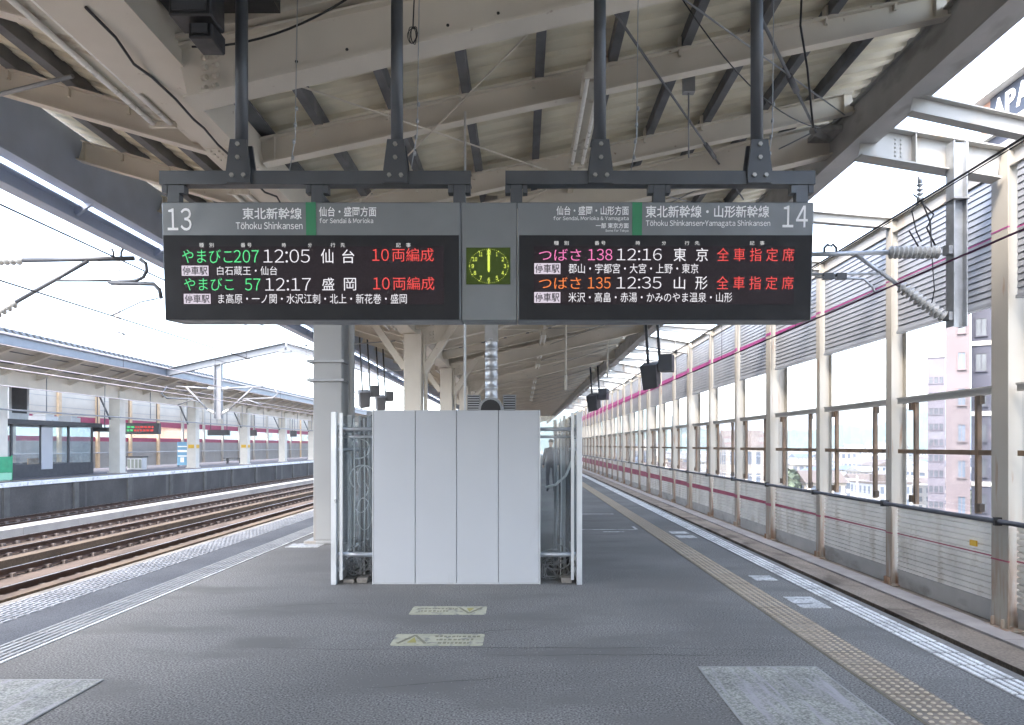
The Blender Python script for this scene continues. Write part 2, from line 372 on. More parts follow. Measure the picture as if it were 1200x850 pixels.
# tracks (13 .. through lines .. far platform; 14 on the other side)
RT = -1.25
def track(xc, lab):
    t = T('railway_track', lab, 'track', (xc, 0, -1.7), 'slab tracks')
    o = t.location
    b = MB(o)
    y = Y0
    while y < Y1:
        b.box(xc - 1.17, xc + 1.17, y, y + 4.95, -1.7, RT - .21); y += 5.0
    b.build('slab', M_slab, t)
    for s in (-1, 1):
        xr = xc + s * .7525
        b = MB(o)
        prof = [(-.0625, 0), (.0625, 0), (.0625, .014), (.009, .035), (.009, .125), (.036, .135), (.036, .168), (-.036, .168), (-.036, .135), (-.009, .125), (-.009, .035), (-.0625, .014)]
        b.prism([(xr + u, RT - .174 + v) for u, v in prof], 'y', Y0, Y1 + 50)
        b.m = 1; b.quad([(xr - .03, Y0, RT - .0035), (xr + .03, Y0, RT - .0035), (xr + .03, Y1 + 50, RT - .0035), (xr - .03, Y1 + 50, RT - .0035)])
        b.build('rail', [M_rail, M_railtop], t)
    b = MB(o); y = 6.
    while y < 100:
        for s in (-1, 1):
            xr = xc + s * .7525
            for q in (-1, 1): b.box(xr + q * .07 - .05, xr + q * .07 + .05, y - .06, y + .06, RT - .21, RT - .125)
        y += .625
    k = b.build('fastening', M_clip, t); k['kind'] = 'stuff'
    return t
TX = [-6.85, -11.0, -14.8, -19.15]
track(TX[0], 'track 13 slab track tight against the platform edge')
track(TX[1], 'slab track second from platform, between two tan kerbs')
track(TX[2], 'slab track beside the white walkway between through lines')
track(TX[3], 'slab track running under the far platform face')
track(5.08, 'track 14 slab track between platform and louvred wall')
def strip(name, x0, x1, z0, z1, m, step=5., gap=.02):
    b = MB(); y = Y0
    while y < Y1: b.box(x0, x1, y, y + step - gap, z0, z1); y += step
    return struct(b.build(name, m))
strip('track_kerb', -9.55, -9.28, -1.719, -1.21, M_kerb)
strip('track_kerb', -13.05, -12.72, -1.719, -1.28, M_kerb)
strip('track_walkway', -17.3, -16.5, -1.719, -1.16, mat('walkway_concrete', (.36, .34, .31), .9, var=.12, scale=1), 3.)
strip('track_ledge', 6.03, 7.75, -1.719, -1.16, mat('ledge_concrete', (.25, .22, .185), .9, var=.25, scale=1.2, fine=.2, fscale=25, dirt=(.13, .11, .09), damt=.25, dscale=2, dstretch=(1, .4, 1)), 4.)
strip('cable_trough', 6.62, 7.02, -1.158, -1.125, mat('trough_lid', (.34, .33, .33), .85, var=.15, scale=2), 1., .012)

# far platform
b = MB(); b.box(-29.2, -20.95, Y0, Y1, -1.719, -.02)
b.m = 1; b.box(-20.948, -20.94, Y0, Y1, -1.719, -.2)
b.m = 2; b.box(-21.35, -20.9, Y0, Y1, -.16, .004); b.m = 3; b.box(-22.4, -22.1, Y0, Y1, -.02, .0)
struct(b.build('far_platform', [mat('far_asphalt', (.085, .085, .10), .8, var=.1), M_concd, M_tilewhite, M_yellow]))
b = MB(); y = 20.
while y < 140: b.box(-20.938, -20.86, y, y + .35, -1.719, -.17); y += 4.6
struct(b.build('platform_face_pier', mat('pier_concrete', (.10, .095, .085), .9, var=.2)))

# ------------------------------------------------------------------ our canopy
XV, XRR, XLL = -3.1, 4.95, -6.6
def rz(x): return 4.79 + (.215 * (x - XV) if x > XV else .288 * (XV - x))       # underside of rafters
cl = (XV, 11.7, 0)
canopy = T('station_canopy', 'long beige steel butterfly canopy over the island platform', 'canopy', cl)
RY = [6.05 + 2.4 * k for k in range(-24, 60)]
CY0, CY1 = RY[0] - 1, RY[-1] + 1
def sheet(xa, xb):
    b = MB(cl); d = .34; prof = [(0, 0), (.14, 0), (.17, .045), (.31, .045), (.34, 0)]
    ys = []; y = CY0
    while y < CY1:
        for u, v in prof[:-1]: ys.append((y + u, v))
        y += d
    i0 = len(b.v)
    for yy, v in ys:
        for x in (xa, xb):
            z = rz(x) + .30 + .17; b.v.append(Vector((x, yy, z + v)))
    for k in range(len(ys) - 1): b._fs([(2 * k, 2 * k + 1, 2 * k + 3, 2 * k + 2)], i0)
    o = b.build('roof_sheet', M_roof, canopy)
    so_ = o.modifiers.new('solid', 'SOLIDIFY'); so_.thickness = .02; so_.offset = 1
    return o
sheet(XV + .001, XRR + .36); sheet(XLL - .75, XV)
for y in RY:
    b = MB(cl)
    for xa, xb in ((XV + .07, XRR), (XV - .29, XLL)):
        p = Vector((xa, y, rz(xa) + .15)); q = Vector((xb, y, rz(xb) + .15)); b.hbeam(p, q, .30, .15, .012, .02)
        for t in (.02, .98): 
            c = p.lerp(q, t); b.box(c.x - .006, c.x + .006, y - .07, y + .07, c.z - .14, c.z + .14)
    b.build('rafter', M_beam, canopy)
# deep girder ahead of the boards, and its splice plates
for y in (6.05, 11.7, 20.7, 29.7, 38.7):
    b = MB(cl); p = Vector((-2.83 if y < 7 else -2.85, y, 4.40 + .24)); q = Vector((XRR, y, 4.40 + .24 * 7.7 + .22))
    b.hbeam(p, q, .52, .26, .014, .024)
    b.build('girder', M_beam, canopy)
    b = MB(cl); 
    for i in range(2):
        for j in range(4): b.tube([(-2.66 + i * .09, y - .007, 4.52 + j * .085 + i * .02), (-2.62 + i * .09, y - .03, 4.52 + j * .085 + i * .02)], .022, 6)
    b.build('girder_bolts', M_beam, canopy)['kind'] = 'stuff'
# valley beam
b = MB(cl); b.box(-3.40, -3.02, 6.36, CY1, 4.72, 4.745); b.box(-3.38, -3.355, CY0, CY1, 4.745, 5.2); b.box(-3.06, -3.035, CY0, CY1, 4.745, 5.14)
b.box(-3.46, -2.82, CY0, 6.355, 4.70, 4.725); b.box(-2.86, -2.835, CY0, 6.35, 4.726, 5.12); b.box(-3.34, -2.83, 6.33, 6.355, 4.726, 5.1); b.bar((-3.2, 6.36, 4.71), (-3.2, 6.5, 4.71), .5, .012); 
b.build('valley_beam', M_beam, canopy)
b = MB(cl); b.box(-3.36, -2.88, CY0, CY1, 5.16, 5.19); b.build('valley_gutter', M_purlin, canopy)
for x in (-2.35, -1.5, -.65, .2, 1.05, 1.9, 2.75, 3.6, 4.4):
    b = MB(cl); z = rz(x) + .30; b.box(x - .05, x + .05, CY0, CY1, z + .002, z + .165); b.build('purlin', M_purlin, canopy)
for x in (-3.8, -4.5, -5.2, -5.9):
    b = MB(cl); z = rz(x) + .30; b.box(x - .06, x + .06, CY0, CY1, z + .002, z + .165); b.build('purlin', M_purlin, canopy)
b = MB(cl)
for y in RY:
    if 3 < y < 32:
        for x in (-2.35, -1.5, -.65, .2, 1.05, 1.9, 2.75, 3.6, 4.4, -3.8, -4.5, -5.2, -5.9):
            z = rz(x) + .30; b.box(x - .085, x - .055, y - .05, y + .05, z - .1, z + .12)
b.build('purlin_cleat', M_beam, canopy)['kind'] = 'stuff'
b = MB(cl); yy = 6.05 - .0075
for i in range(17):
    x = -2.3 + .42 * i; z = 4.40 + .24 * (x + 2.78) / 1. * (7.7 * .24 + .0) / (7.7 * .24) + .13 + (.05 if i % 3 == 0 else 0)
    b.tube([(x, yy, z), (x, yy - .004, z)], .014, 6)
b.build('bolt_hole', M_black, canopy)['kind'] = 'stuff'
for yv in (4.55, 7.9, 10.2):
    b = MB(cl); xa, xb, zb = (-3.44, -2.84, 4.70) if yv < 6 else (-3.385, -3.035, 4.72)
    b.box(xa, xb, yv - .16, yv + .16, zb - .012, zb - .0005)
    for i in range(4):
        for j in range(4): cx_, cy_ = xa + .05 + (xb - xa - .1) * i / 3, yv - .12 + .08 * j; b.tube([(cx_, cy_, zb - .0125), (cx_, cy_, zb - .032)], .014, 6)
    b.build('splice_plate', M_beam, canopy)['kind'] = 'stuff'
# right edge fascia
b = MB(cl); b.box(4.955, 4.985, CY0, CY1, 6.03, 6.62); b.box(4.86, 5.22, CY0, CY1, 6.0, 6.028); b.box(4.9, 5.22, CY0, CY1, 6.622, 6.65); b.box(5.19, 5.22, CY0, CY1, 6.03, 6.1)
for y in [6.05 + 4.8 * k for k in range(-1, 26)]: b.box(4.987, 5.17, y, y + .02, 6.03, 6.62)
b.build('edge_beam', M_fascia, canopy)
# left edge members with the slit of light between them
b = MB(cl); b.box(-6.98, -6.76, CY0, CY1, 4.98, 5.0); b.box(-6.9, -6.87, CY0, CY1, 5.0, 5.20); b.box(-6.98, -6.76, CY0, CY1, 5.2, 5.22)
b.build('edge_beam', M_edge, canopy)
b = MB(cl); b.box(-6.66, -6.63, CY0, CY1, 5.29, 6.2); b.box(-6.72, -6.50, CY0, CY1, 5.27, 5.288); b.box(-6.70, -6.662, CY0, CY1, 6.1, 6.2)
b.build('edge_girder', M_edge, canopy)
b = MB(cl)
for y in RY: b.bar((-6.87, y + .3, 5.12), (-6.62, y + .3, 5.3), .06, .1)
b.build('edge_bracket', M_edge, canopy)['kind'] = 'stuff'
b = MB(cl)
for k in range(0, 7): y = 7.2 + 9 * k; b.tube([(-4.4, y - .1, rz(-4.4)), (-6.78, y + .7, 5.1)], .022, 6)
b.build('tie_rod', M_pipe, canopy)['kind'] = 'stuff'
# diagonal bracing under the rafters
def roofpt(x, y, d=.05): return Vector((x, y, rz(x) - d))
def brace(p, q, r, m, turn=None):
    b = MB(cl); b.tube([p, q], r, 6)
    if turn: b.tube([p.lerp(q, turn - .04), p.lerp(q, turn + .04)], r * 2.1, 8)
    b.build('brace_rod', m, canopy)
brace(roofpt(1.2, 5.2), roofpt(4.6, 11.3), .020, M_purlin, .66)
brace(roofpt(.5, 6.0), roofpt(4.3, 14.1), .016, M_purlin, .62)
for k in range(14):
    y = 6.1 + 4.8 * k
    brace(roofpt(-2.7, y, .02), roofpt(.6, y + 4.7, .02), .010, M_beam); brace(roofpt(.6, y, .02), roofpt(-2.7, y + 4.7, .02), .010, M_beam)
    brace(roofpt(.9, y, .02), roofpt(4.8, y + 4.7, .02), .010, M_pipe)
    if k: brace(roofpt(4.8, y, .02), roofpt(.9, y + 4.7, .02), .010, M_pipe)
b = MB(cl); g = roofpt(4.62, 11.3); b.tube([g + Vector((-.12, -.1, .02)), g + Vector((.2, .2, .05))], .075, 10); b.box(4.6, 4.95, 11.2, 11.7, 6.42, 6.5)
b.build('brace_gusset', M_fascia, canopy)
b = MB(cl); b.box(5.30, 5.33, CY0, CY1, rz(5.3) + .42, rz(5.3) + .56); b.build('eave_trim', M_fascia, canopy)
# columns
def column_meshes():
    b = MB(); b.box(-.25, .25, -.25, .25, .06, 4.72); b.build
    return b
for k in range(-6, 14):
    y = 11.7 + 9 * k
    if y > CY1: break
    b = MB((XV, y, 0)); b.box(XV - .2 if k == 0 else XV - .24, XV + .25, y - .25, y + .25, .05, 4.698); b.box(XV - .33, XV + .33, y - .33, y + .33, 0, .05)
    if k: 
        b.bar((XV + .25, y, 3.6), (XV + 1.2, y, rz(XV + 1.2)), .16, .2)
        b.bar((XV - .25, y, 3.75), (XV - 1.2, y, rz(XV - 1.2)), .16, .2)
    c = b.build('column', M_col if k == 0 else M_beam, canopy, loc=Vector((0, y - 11.7, 0)), bevel=.012)
    if k == 0:
        b = MB((XV, y, 0))
        for z in (2.58, 2.88): b.box(XV - .29, XV + .29, y - .29, y - .256, z - .02, z + .02); b.box(XV - .29, XV - .262, y - .256, y + .26, z - .02, z + .02); b.box(XV + .262, XV + .29, y - .256, y + .26, z - .02, z + .02)
        b.build('band', M_pipe, c)
    b = MB((XV, y, 0))
    b.tube([(XV + .36, y - .05, .05), (XV + .36, y - .05, 3.5), (XV + .30, y - .05, 3.9), (XV + .30, y - .05, 4.7)], .05, 8); b.tube([(XV + .31, y + .12, .05), (XV + .31, y + .12, 4.7)], .035, 8)
    b.build('drain_pipe', M_beam if k else M_col, c)

# ------------------------------------------------------------------ strip lamps
def strip_lamp(loc):
    t = T('strip_lamp', '', 'lamp', loc, 'fluorescent strip lamps under the canopy')
    b = MB(); b.prism([(-.085, .0), (.085, 0), (.05, .085), (-.05, .085)], 'y', -1.25, 1.25); b.build('housing', M_cream, t)
    for s in (-1, 1):
        b = MB(); b.tube([(s * .048, -1.2, -.03), (s * .048, 1.2, -.03)], .017, 8); b.build('tube', M_tube, t)
    for y in (-1.235, 1.235): b = MB(); b.box(-.075, .075, y - .015, y + .015, -.055, -.002); b.build('end_cap', M_cream, t)
    return t
L0 = strip_lamp((-3.78, 6.35, 5.04 - .10))
n = 0
for row, (x, z, ph) in enumerate(((-3.78, 4.96, 6.4), (.77, 5.52, 8.95))):
    for k in range(13):
        t = L0 if n == 0 else copy_tree(L0); n += 1
        t.location = (x, ph + 4.5 * k, z); t.scale = ((1.9, 1, 1.25), (1.45, 1, 1.2))[row]
        side = ('by the valley beam', 'in mid canopy')[row]
        t['label'] = ('%s strip lamp in the row %s, counted away from viewer' % (ORD[k], side))
# lamp rails that carry the two rows
for x, z, lab in ((-3.78, 5.06, 'long beige lamp rail beside the valley beam'), (.77, 5.62, 'long beige lamp rail along the middle of the canopy')):
    b = MB((x, 0, z)); b.box(x - .04, x + .04, 4., 66, z, z + .05); tag(b.build('lamp_rail', M_beam, loc=b.o), lab, 'rail', 'lamp rails')

# ------------------------------------------------------------------ departure boards and clock
SY = 5.46; K = SY / F
def sx(px): return (px - 612) * K
def szz(py): return CAMZ + (522 - py) * K
TOPZ = szz(237)
TILT = R(3.6)
def frame(pole_px, x0, x1, hang_px, lab):
    t = T('sign_hanger', lab, 'sign hanger', ((sx(x0) + sx(x1)) / 2, SY + .12, 3.6), 'steel hangers of the boards'); o = t.location
    b = MB(o); y = SY + .12
    b.box(sx(x0), sx(x1), y - .05, y - .042, szz(212), szz(196)); b.box(sx(x0), sx(x1), y - .042, y + .05, szz(196) - .008, szz(196)); b.box(sx(x0), sx(x1), y - .042, y + .05, szz(212), szz(212) + .008)
    b.build('crossbar', M_hang, t)
    for p in pole_px:
        X = sx(p); top = rz(X) + .36
        b = MB(o); b.tube([(X, y, 3.72), (X, y, top)], .047, 16); pl = b.build('pole', M_hang, t)
        b = MB(o)
        zz = szz(196); w1, w2 = .062, .092
        b.prism([(X - w2, zz - .1), (X + w2, zz - .1), (X + w2, zz), (X + w1, zz + .23), (X - w1, zz + .23), (X - w2, zz)], 'y', y - .075, y - .053)
        b.prism([(X - w2, zz + .004), (X + w2, zz + .004), (X + w1, zz + .23), (X - w1, zz + .23)], 'y', y + .053, y + .075)
        b.build('bracket', M_hang, t)
        b = MB(o)
        for dx, dz in ((0, .19), (0, .09), (-.045, -.045), (.045, -.045)): b.tube([(X + dx, y - .076, zz + dz), (X + dx, y - .092, zz + dz)], .017, 6)
        b.build('bolts', M_bolt, t)['kind'] = 'stuff'
    for p in hang_px:
        X = sx(p); b = MB(o); b.box(X - .045, X + .045, y - .04, y + .03, TOPZ - .0, szz(212) - .001); b.box(X - .085, X - .048, y - .045, y + .03, szz(222), szz(213)); b.box(X + .048, X + .085, y - .045, y + .03, szz(222), szz(213))
        b.build('hanger', M_hang, t)
frame((276, 462), 181, 551, (197, 368, 537), 'dark steel hanger with two tubes above the track 13 board')
frame((705, 893), 592, 960, (605, 775, 945), 'dark steel hanger with two tubes above the track 14 board')

def board(px0, px1, lab, items, green_px, tracknum):
    """items: (part name, material, [(text, px0,py0,px1,py1)], bold)"""
    xm = (sx(px0) + sx(px1)) / 2
    t = T('departure_board', lab, 'departure board', (xm, SY, TOPZ), 'departure boards'); o = t.location
    t.rotation_euler = (TILT, 0, 0)
    H = szz(374) - TOPZ                      # negative
    def lx(p): return sx(p) - xm
    def lz(p): return (szz(p) - TOPZ) * 1.003
    D = .34
    b = MB(); g = .006
    b.box(lx(px0), lx(px1), .0, D, lz(374), 0)
    b.build('housing', M_signgrey, t, bevel=.008)
    hz = lz(275.5)
    b = MB(); b.box(lx(px0) + .012, lx(px1) - .012, -.012, -.001, lz(373.2), hz)
    b.build('display_front', M_signdk, t)
    if tracknum == '13': l0, l1, t0, t1 = 211, 520, 288.5, 355.5
    else: l0, l1, t0, t1 = 625.5, 932, 288.5, 355.5
    b = MB(); b.box(lx(l0), lx(l1), -.016, -.0125, lz(t1), lz(t0)); scr = b.build('screen', M_screen, t)
    b = MB(); b.box(lx(green_px[0]), lx(green_px[1]), -.005, -.001, hz + .001, -.002); b.build('line_colour_bar', M_green, t)
    for nm, m, lst, bold in items:
        for (body, a0, c0, a1, c1) in lst:
            b = MB()
            yy = -.004 if c1 < 276 else (-.018 if nm != 'stop_heading' else -.0215)
            put_text(b, body, lx(a0), lz(c1), lx(a1), lz(c0), yy, bold)
            b.build(nm, m, scr if c1 > 276 else t)
    return t, lx, lz, scr
def cl_(u, v): return 180 + u / 3.158, 180 + v / 3.158
def cr_(u, v): return 530 + u / 2.727, 180 + v / 2.727
def L(body, u0, v0, u1, v1): a = cl_(u0, v0); c = cl_(u1, v1); return (body, a[0], a[1], c[0], c[1])
def Q(body, u0, v0, u1, v1): a = cr_(u0, v0); c = cr_(u1, v1); return (body, a[0], a[1], c[0], c[1])
left_items = [
    ('track_number', M_txt, [L('13', 50, 202, 139, 284)], .006),
    ('line_name', M_txt, [L('東北新幹線', 328, 200, 548, 243)], .012),
    ('romanised_name', M_txt, [L('Tōhoku Shinkansen', 303, 252, 550, 279)], .006),
    ('direction_name', M_txt, [L('仙台・盛岡方面', 612, 197, 824, 233)], .012),
    ('romanised_direction', M_txt, [L('for Sendai & Morioka', 613, 238, 812, 257)], .006),
    ('column_heading', L_label, [L('種　別', 168, 330, 222, 346), L('番 号', 322, 330, 362, 346), L('時', 475, 330, 489, 346), L('分', 571, 330, 585, 346), L('行　先', 655, 330, 708, 346), L('記　事', 897, 330, 951, 346)], .0),
    ('train_name', L_green, [L('やまびこ', 104, 354, 290, 404), L('207', 295, 356, 388, 402), L('やまびこ', 108, 458, 292, 504), L('57', 334, 460, 392, 504)], -.004),
    ('departure_time', L_white, [L('12:05', 405, 354, 577, 402), L('12:17', 409, 458, 579, 504)], -.012),
    ('destination', L_white, [L('仙', 618, 352, 664, 404), L('台', 697, 354, 742, 404), L('盛', 621, 457, 666, 503), L('岡', 702, 458, 747, 504)], .0),
    ('train_remark', L_red, [L('10', 808, 352, 870, 396), L('両編成', 882, 349, 1036, 398), L('10', 810, 456, 872, 500), L('両編成', 884, 454, 1038, 502)], -.002),
    ('stop_list', L_white, [L('白石蔵王・仙台', 232, 415, 455, 448), L('ま高原・一ノ関・水沢江刺・北上・新花巻・盛岡', 234, 516, 935, 552)], -.002),
    ('stop_heading', M_signdk, [L('停車駅', 105, 416, 197, 447), L('停車駅', 110, 519, 202, 550)], .012),
]
t13, lx, lz, scr = board(189, 539.5, 'grey departure board numbered 13 showing green train names', left_items, (358.3, 370), '13')
for u0, v0, u1, v1 in ((101, 413, 200, 450), (106, 516, 205, 553)):
    a = cl_(u0, v0); c = cl_(u1, v1); b = MB(); b.box(lx(a[0]), lx(c[0]), -.0205, -.0165, lz(c[1]), lz(a[1])); b.build('heading_block', L_box, scr)
right_items = [
    ('track_number', M_txt, [Q('14', 1056, 167, 1137, 235)], .006),
    ('line_name', M_txt, [Q('東北新幹線・山形新幹線', 618, 166, 1013, 205)], .012),
    ('romanised_name', M_txt, [Q('Tōhoku Shinkansen・Yamagata Shinkansen', 619, 212, 1017, 236)], .006),
    ('direction_name', M_txt, [Q('仙台・盛岡・山形方面', 333, 168, 564, 197), Q('一部 東京方面', 459, 221, 564, 238)], .012),
    ('romanised_direction', M_txt, [Q('for Sendai, Morioka & Yamagata', 323, 200, 564, 216), Q('Some for Tokyo', 490, 241, 564, 251)], .006),
    ('column_heading', L_label, [Q('種　別', 325, 279, 372, 292), Q('番 号', 455, 279, 490, 292), Q('時', 587, 279, 600, 292), Q('分', 670, 279, 683, 292), Q('行　先', 743, 279, 790, 292), Q('記　事', 951, 279, 998, 292)], .0),
    ('train_name', L_pink, [Q('つばさ', 277, 304, 412, 341), Q('138', 434, 304, 512, 340)], -.004),
    ('train_name', L_orange, [Q('つばさ', 277, 393, 412, 430), Q('135', 434, 393, 507, 429)], -.004),
    ('departure_time', L_white, [Q('12:16', 526, 303, 670, 340), Q('12:35', 526, 392, 670, 429)], -.012),
    ('destination', L_white, [Q('東', 708, 301, 748, 343), Q('京', 780, 301, 818, 343), Q('山', 710, 392, 746, 431), Q('形', 779, 390, 818, 432)], .0),
    ('train_remark', L_red, [Q('全 車 指 定 席', 847, 301, 1094, 343), Q('全 車 指 定 席', 847, 390, 1094, 432)], -.002),
    ('stop_list', L_white, [Q('郡山・宇都宮・大宮・上野・東京', 372, 350, 788, 381), Q('米沢・高畠・赤湯・かみのやま温泉・山形', 372, 441, 898, 472)], -.002),
    ('stop_heading', M_signdk, [Q('停車駅', 265, 352, 343, 380), Q('停車駅', 265, 443, 343, 471)], .012),
]
t14, lx, lz, scr = board(606.5, 954, 'grey departure board numbered 14 showing pink and orange train names', right_items, (741, 752.5), '14')
for u0, v0, u1, v1 in ((262, 349, 346, 383), (262, 440, 346, 474)):
    a = cr_(u0, v0); c = cr_(u1, v1); b = MB(); b.box(lx(a[0]), lx(c[0]), -.0205, -.0165, lz(c[1]), lz(a[1])); b.build('heading_block', L_box, scr)
# clock section between the boards
xm = sx(573)
ck = T('station_clock', 'green dial clock in the grey section between the departure boards', 'clock', (xm, SY, TOPZ)); ck.rotation_euler = (TILT, 0, 0)
def lx(p): return sx(p) - xm
def lz(p): return (szz(p) - TOPZ) * 1.003
b = MB(); b.box(lx(540.3), lx(605.7), .006, .34, lz(373.8), -.001); b.build('housing', M_signgrey, ck, bevel=.004)
b = MB(); b.box(lx(546), lx(598), .0005, .0055, lz(332), lz(289.3))
M_dial = mat('dial_green', (.022, .034, .012), .5, var=.35, scale=4, spec=.2, emit=(.026, .040, .004), estr=1. / 2 ** EXPO)
dl = b.build('dial', M_dial, ck)
cx, cz, rx, rzz = lx(572.6), lz(310.8), 22.8 * K, 19.6 * K
for h in range(12):
    b = MB(); a = R(30 * h); tx = str(12 if h == 0 else h); px_ = cx + math.sin(a) * rx * .83; pz_ = cz + math.cos(a) * rzz * .81
    ww = (.019 if len(tx) == 1 else .034); 
    if tx in ('1',): ww = .010
    if tx == '11': ww = .026
    put_text(b, tx, px_ - ww / 2, pz_ - .0155, px_ + ww / 2, pz_ + .0155, -.0015, .02)
    b.build('numeral', L_lime, dl)
b = MB()
for i in range(60):
    a = R(6 * i); s = .0042 if i % 5 == 0 else .002; px_ = cx + math.sin(a) * rx; pz_ = cz + math.cos(a) * rzz
    b.box(px_ - s, px_ + s, -.002, -.0006, pz_ - s, pz_ + s)
b.build('minute_marks', L_lime, dl)['kind'] = 'stuff'
b = MB(); b.box(cx - .006, cx + .006, -.006, -.003, cz - .045, cz + rzz * .97); b.build('minute_hand', L_lime, dl)
b = MB(); b.box(cx - .009, cx + .009, -.0095, -.0065, cz - .035, cz + rzz * .62); b.build('hour_hand', L_lime, dl)
# thin chains and wires hanging beside the poles
for p, top, bot, lab in ((346, 0, 205, 'thin bead chain hanging just past the first hanger tube'), (489, 0, 200, 'thin bead chain hanging by the coiled spare cable'), (746, 20, 205, 'thin wire hanging beside the third hanger tube'), (905, 60, 200, 'thin wire hanging beside the fourth hanger tube')):
    y = SY + .3; X = (p - 612) * y / F; b = MB((X, y, 3.6)); zb = CAMZ + (522 - bot) / F * y
    b.tube([(X - .05, y, zb), (X, y, zb + .3), (X + .02, y, rz(X) + .2)], .004, 5)
    for k in range(4): b.tube([(X - .02 + .01 * k, y, zb + .12 + .13 * k), (X - .02 + .01 * k, y, zb + .15 + .13 * k)], .012, 6)
    tag(b.build('hanging_wire', M_galv, loc=b.o), lab, 'wire', 'thin wires hanging by the boards')
pts = []
c0 = at(484, 40, 5.9)
for i in range(60): a = i * .42; pts.append(c0 + Vector((math.cos(a) * .03 * (1 + .3 * math.sin(i * .31)) + .01 * math.sin(i * .21), math.sin(a * .3) * .02, math.sin(a) * .065 * (1 + .25 * math.cos(i * .47)))))
b = MB(c0); b.tube(pts, .0035, 5); b.tube([c0 + Vector((0, 0, .05)), c0 + Vector((.01, 0, .3))], .006, 5)
tag(b.build('cable_coil', M_black, loc=c0), 'coil of black spare cable hung from the deep roof girder', 'cable')
# black loudspeakers over the track 13 hanger tube
def spk(px_, py_, w_, h_, Y, lab):
    c = at(px_, py_, Y); t = T('loudspeaker', lab, 'speaker', c, 'black speaker boxes under the canopy')
    b = MB(); b.box(-w_ / 2, w_ / 2, -.12, .12, -h_ / 2, h_ / 2); b.build('cabinet', M_black, t, bevel=.01)
    b = MB(); b.box(-w_ / 2 + .03, w_ / 2 - .03, -.135, -.1205, -h_ / 2 + .03, h_ / 2 - .03); b.build('grille', M_dkgrey, t)
    b = MB(); b.box(-.02, .02, -.02, .02, h_ / 2, h_ / 2 + max(.15, rz(c.x) + .35 - c.z - h_ / 2)); b.build('bracket', M_purlin, t)
spk(231, 8, .30, .26, 5.2, 'wide black speaker box above the first hanger tube')
spk(243, 45, .17, .13, 5.3, 'small black speaker box under the wide one')

b = MB((-2.3, 4.8, 5.0)); b.box(-2.80, -1.92, 3.4, 5.76, 4.98, 5.1)  # black slab added to paint the unlit, dark stretch of roof
tag(b.build('roof_shade_slab', M_black, loc=b.o), 'black slab for the unlit roof between valley beam and girder, over the speaker boxes', 'shade slab')
# loose cables and conduits under the canopy
def cable(name, pts, r, m, lab, group=None, n=6):
    b = MB(pts[0]); b.tube(pts, r, n); return tag(b.build(name, m, loc=pts[0]), lab, 'cable', group)
def sag(p, q, s, n=12):
    p, q = Vector(p), Vector(q); return [p.lerp(q, i / n) - Vector((0, 0, s * 4 * (i / n) * (1 - i / n))) for i in range(n + 1)]
cable('power_cable', sag(at(225, 55, 5.9), at(420, -10, 5.9), .12), .009, M_black, 'black cable drooping along the deep girder', 'loose cables under the canopy')
cable('power_cable', [at(940, -20, 8.), at(938, 30, 8.), at(946, 80, 8.2), at(953, 150, 8.4)], .012, M_black, 'black cable dropping to the canopy edge joint', 'loose cables under the canopy')
cable('power_cable', sag(at(800, 0, 7), at(960, 150, 9.), .25), .007, M_black, 'slack thin cable under the edge bracing', 'loose cables under the canopy')
for px_, py_ in ((0, 0),): pass
b = MB(at(807, 100, 9)); c = at(807, 100, 9); b.box(c.x - .07, c.x + .07, c.y - .05, c.y + .05, c.z - .1, c.z + .1); b.tube([c - Vector((0, 0, .1)), c - Vector((.0, 0, .9))], .01, 6); b.tube([c + Vector((0, 0, .1)), c + Vector((0, 0, .45))], .012, 6)
tag(b.build('junction_box', M_pipe, loc=c), 'small grey junction box hanging on a brace', 'junction box')
cable('valley_cable', [Vector((-3.13 + .03 * math.sin(i * 1.7), 5.2 + .33 * i, 4.69 - .03 * (i % 3))) for i in range(18)], .012, M_black, 'black cable tied along the underside of the valley beam', 'loose cables under the canopy')
# thin white pole from the canopy to the panel screen
b = MB((-.655, 8.3, 1.9)); b.tube([(-.655, 8.3, .1), (-.655, 8.3, rz(-.655) + .05)], .014, 8)
tag(b.build('support_pole', M_cablew, loc=b.o), 'thin white pole rising behind the white panels', 'pole')
# hanging dark fixtures under the far canopy, seen below the boards
for i, (px_, top, bot, Y) in enumerate(((663, 388, 440, 22.), (712, 380, 430, 30.))):
    p = at(px_, bot, Y); b = MB(p); b.tube([p, (p.x, p.y, rz(p.x) + .2)], .03, 8); b.tube([p - Vector((0, 0, .45)), p], .045, 8)
    tag(b.build('drop_conduit', M_cream, loc=p), 'cream drop conduit hanging ' + ('between lamp row and canopy edge' if i == 0 else 'further back near the canopy edge'), 'conduit', 'drop conduits')

# ------------------------------------------------------------------ white panel screen with stair enclosure behind
PY = 8.08; PK = PY / F
def ex(p): return (p - 612) * PK
def ez(p): return CAMZ + (522 - p) * PK
t = T('panel_screen', 'white four-panel hoarding standing in the middle of the platform', 'hoarding', (ex(535), PY, 0)); o = t.location
edges = [437.3, 486.6, 535.2, 584, 632]
for i in range(4):
    b = MB(o); b.box(ex(edges[i]) + .003, ex(edges[i + 1]) - .003, PY, PY + .05, .012, ez(481)); b.build('panel', M_panel, t, bevel=.003)
b = MB(o); b.box(ex(437.3) + .01, ex(632) - .01, PY + .052, PY + .10, .02, ez(482.5)); b.build('backing', M_panelgap, t)
b = MB(o); b.box(ex(632), ex(632) + .012, PY - .004, PY + .12, .0, ez(480.5)); b.box(ex(437.3) - .01, ex(437.3), PY - .004, PY + .12, .0, ez(480.5)); b.build('edge_trim', M_alu, t)
b = MB(o); b.box(ex(437.3), ex(632), PY + .01, PY + .12, 0, .011); b.build('sill', M_alu, t)
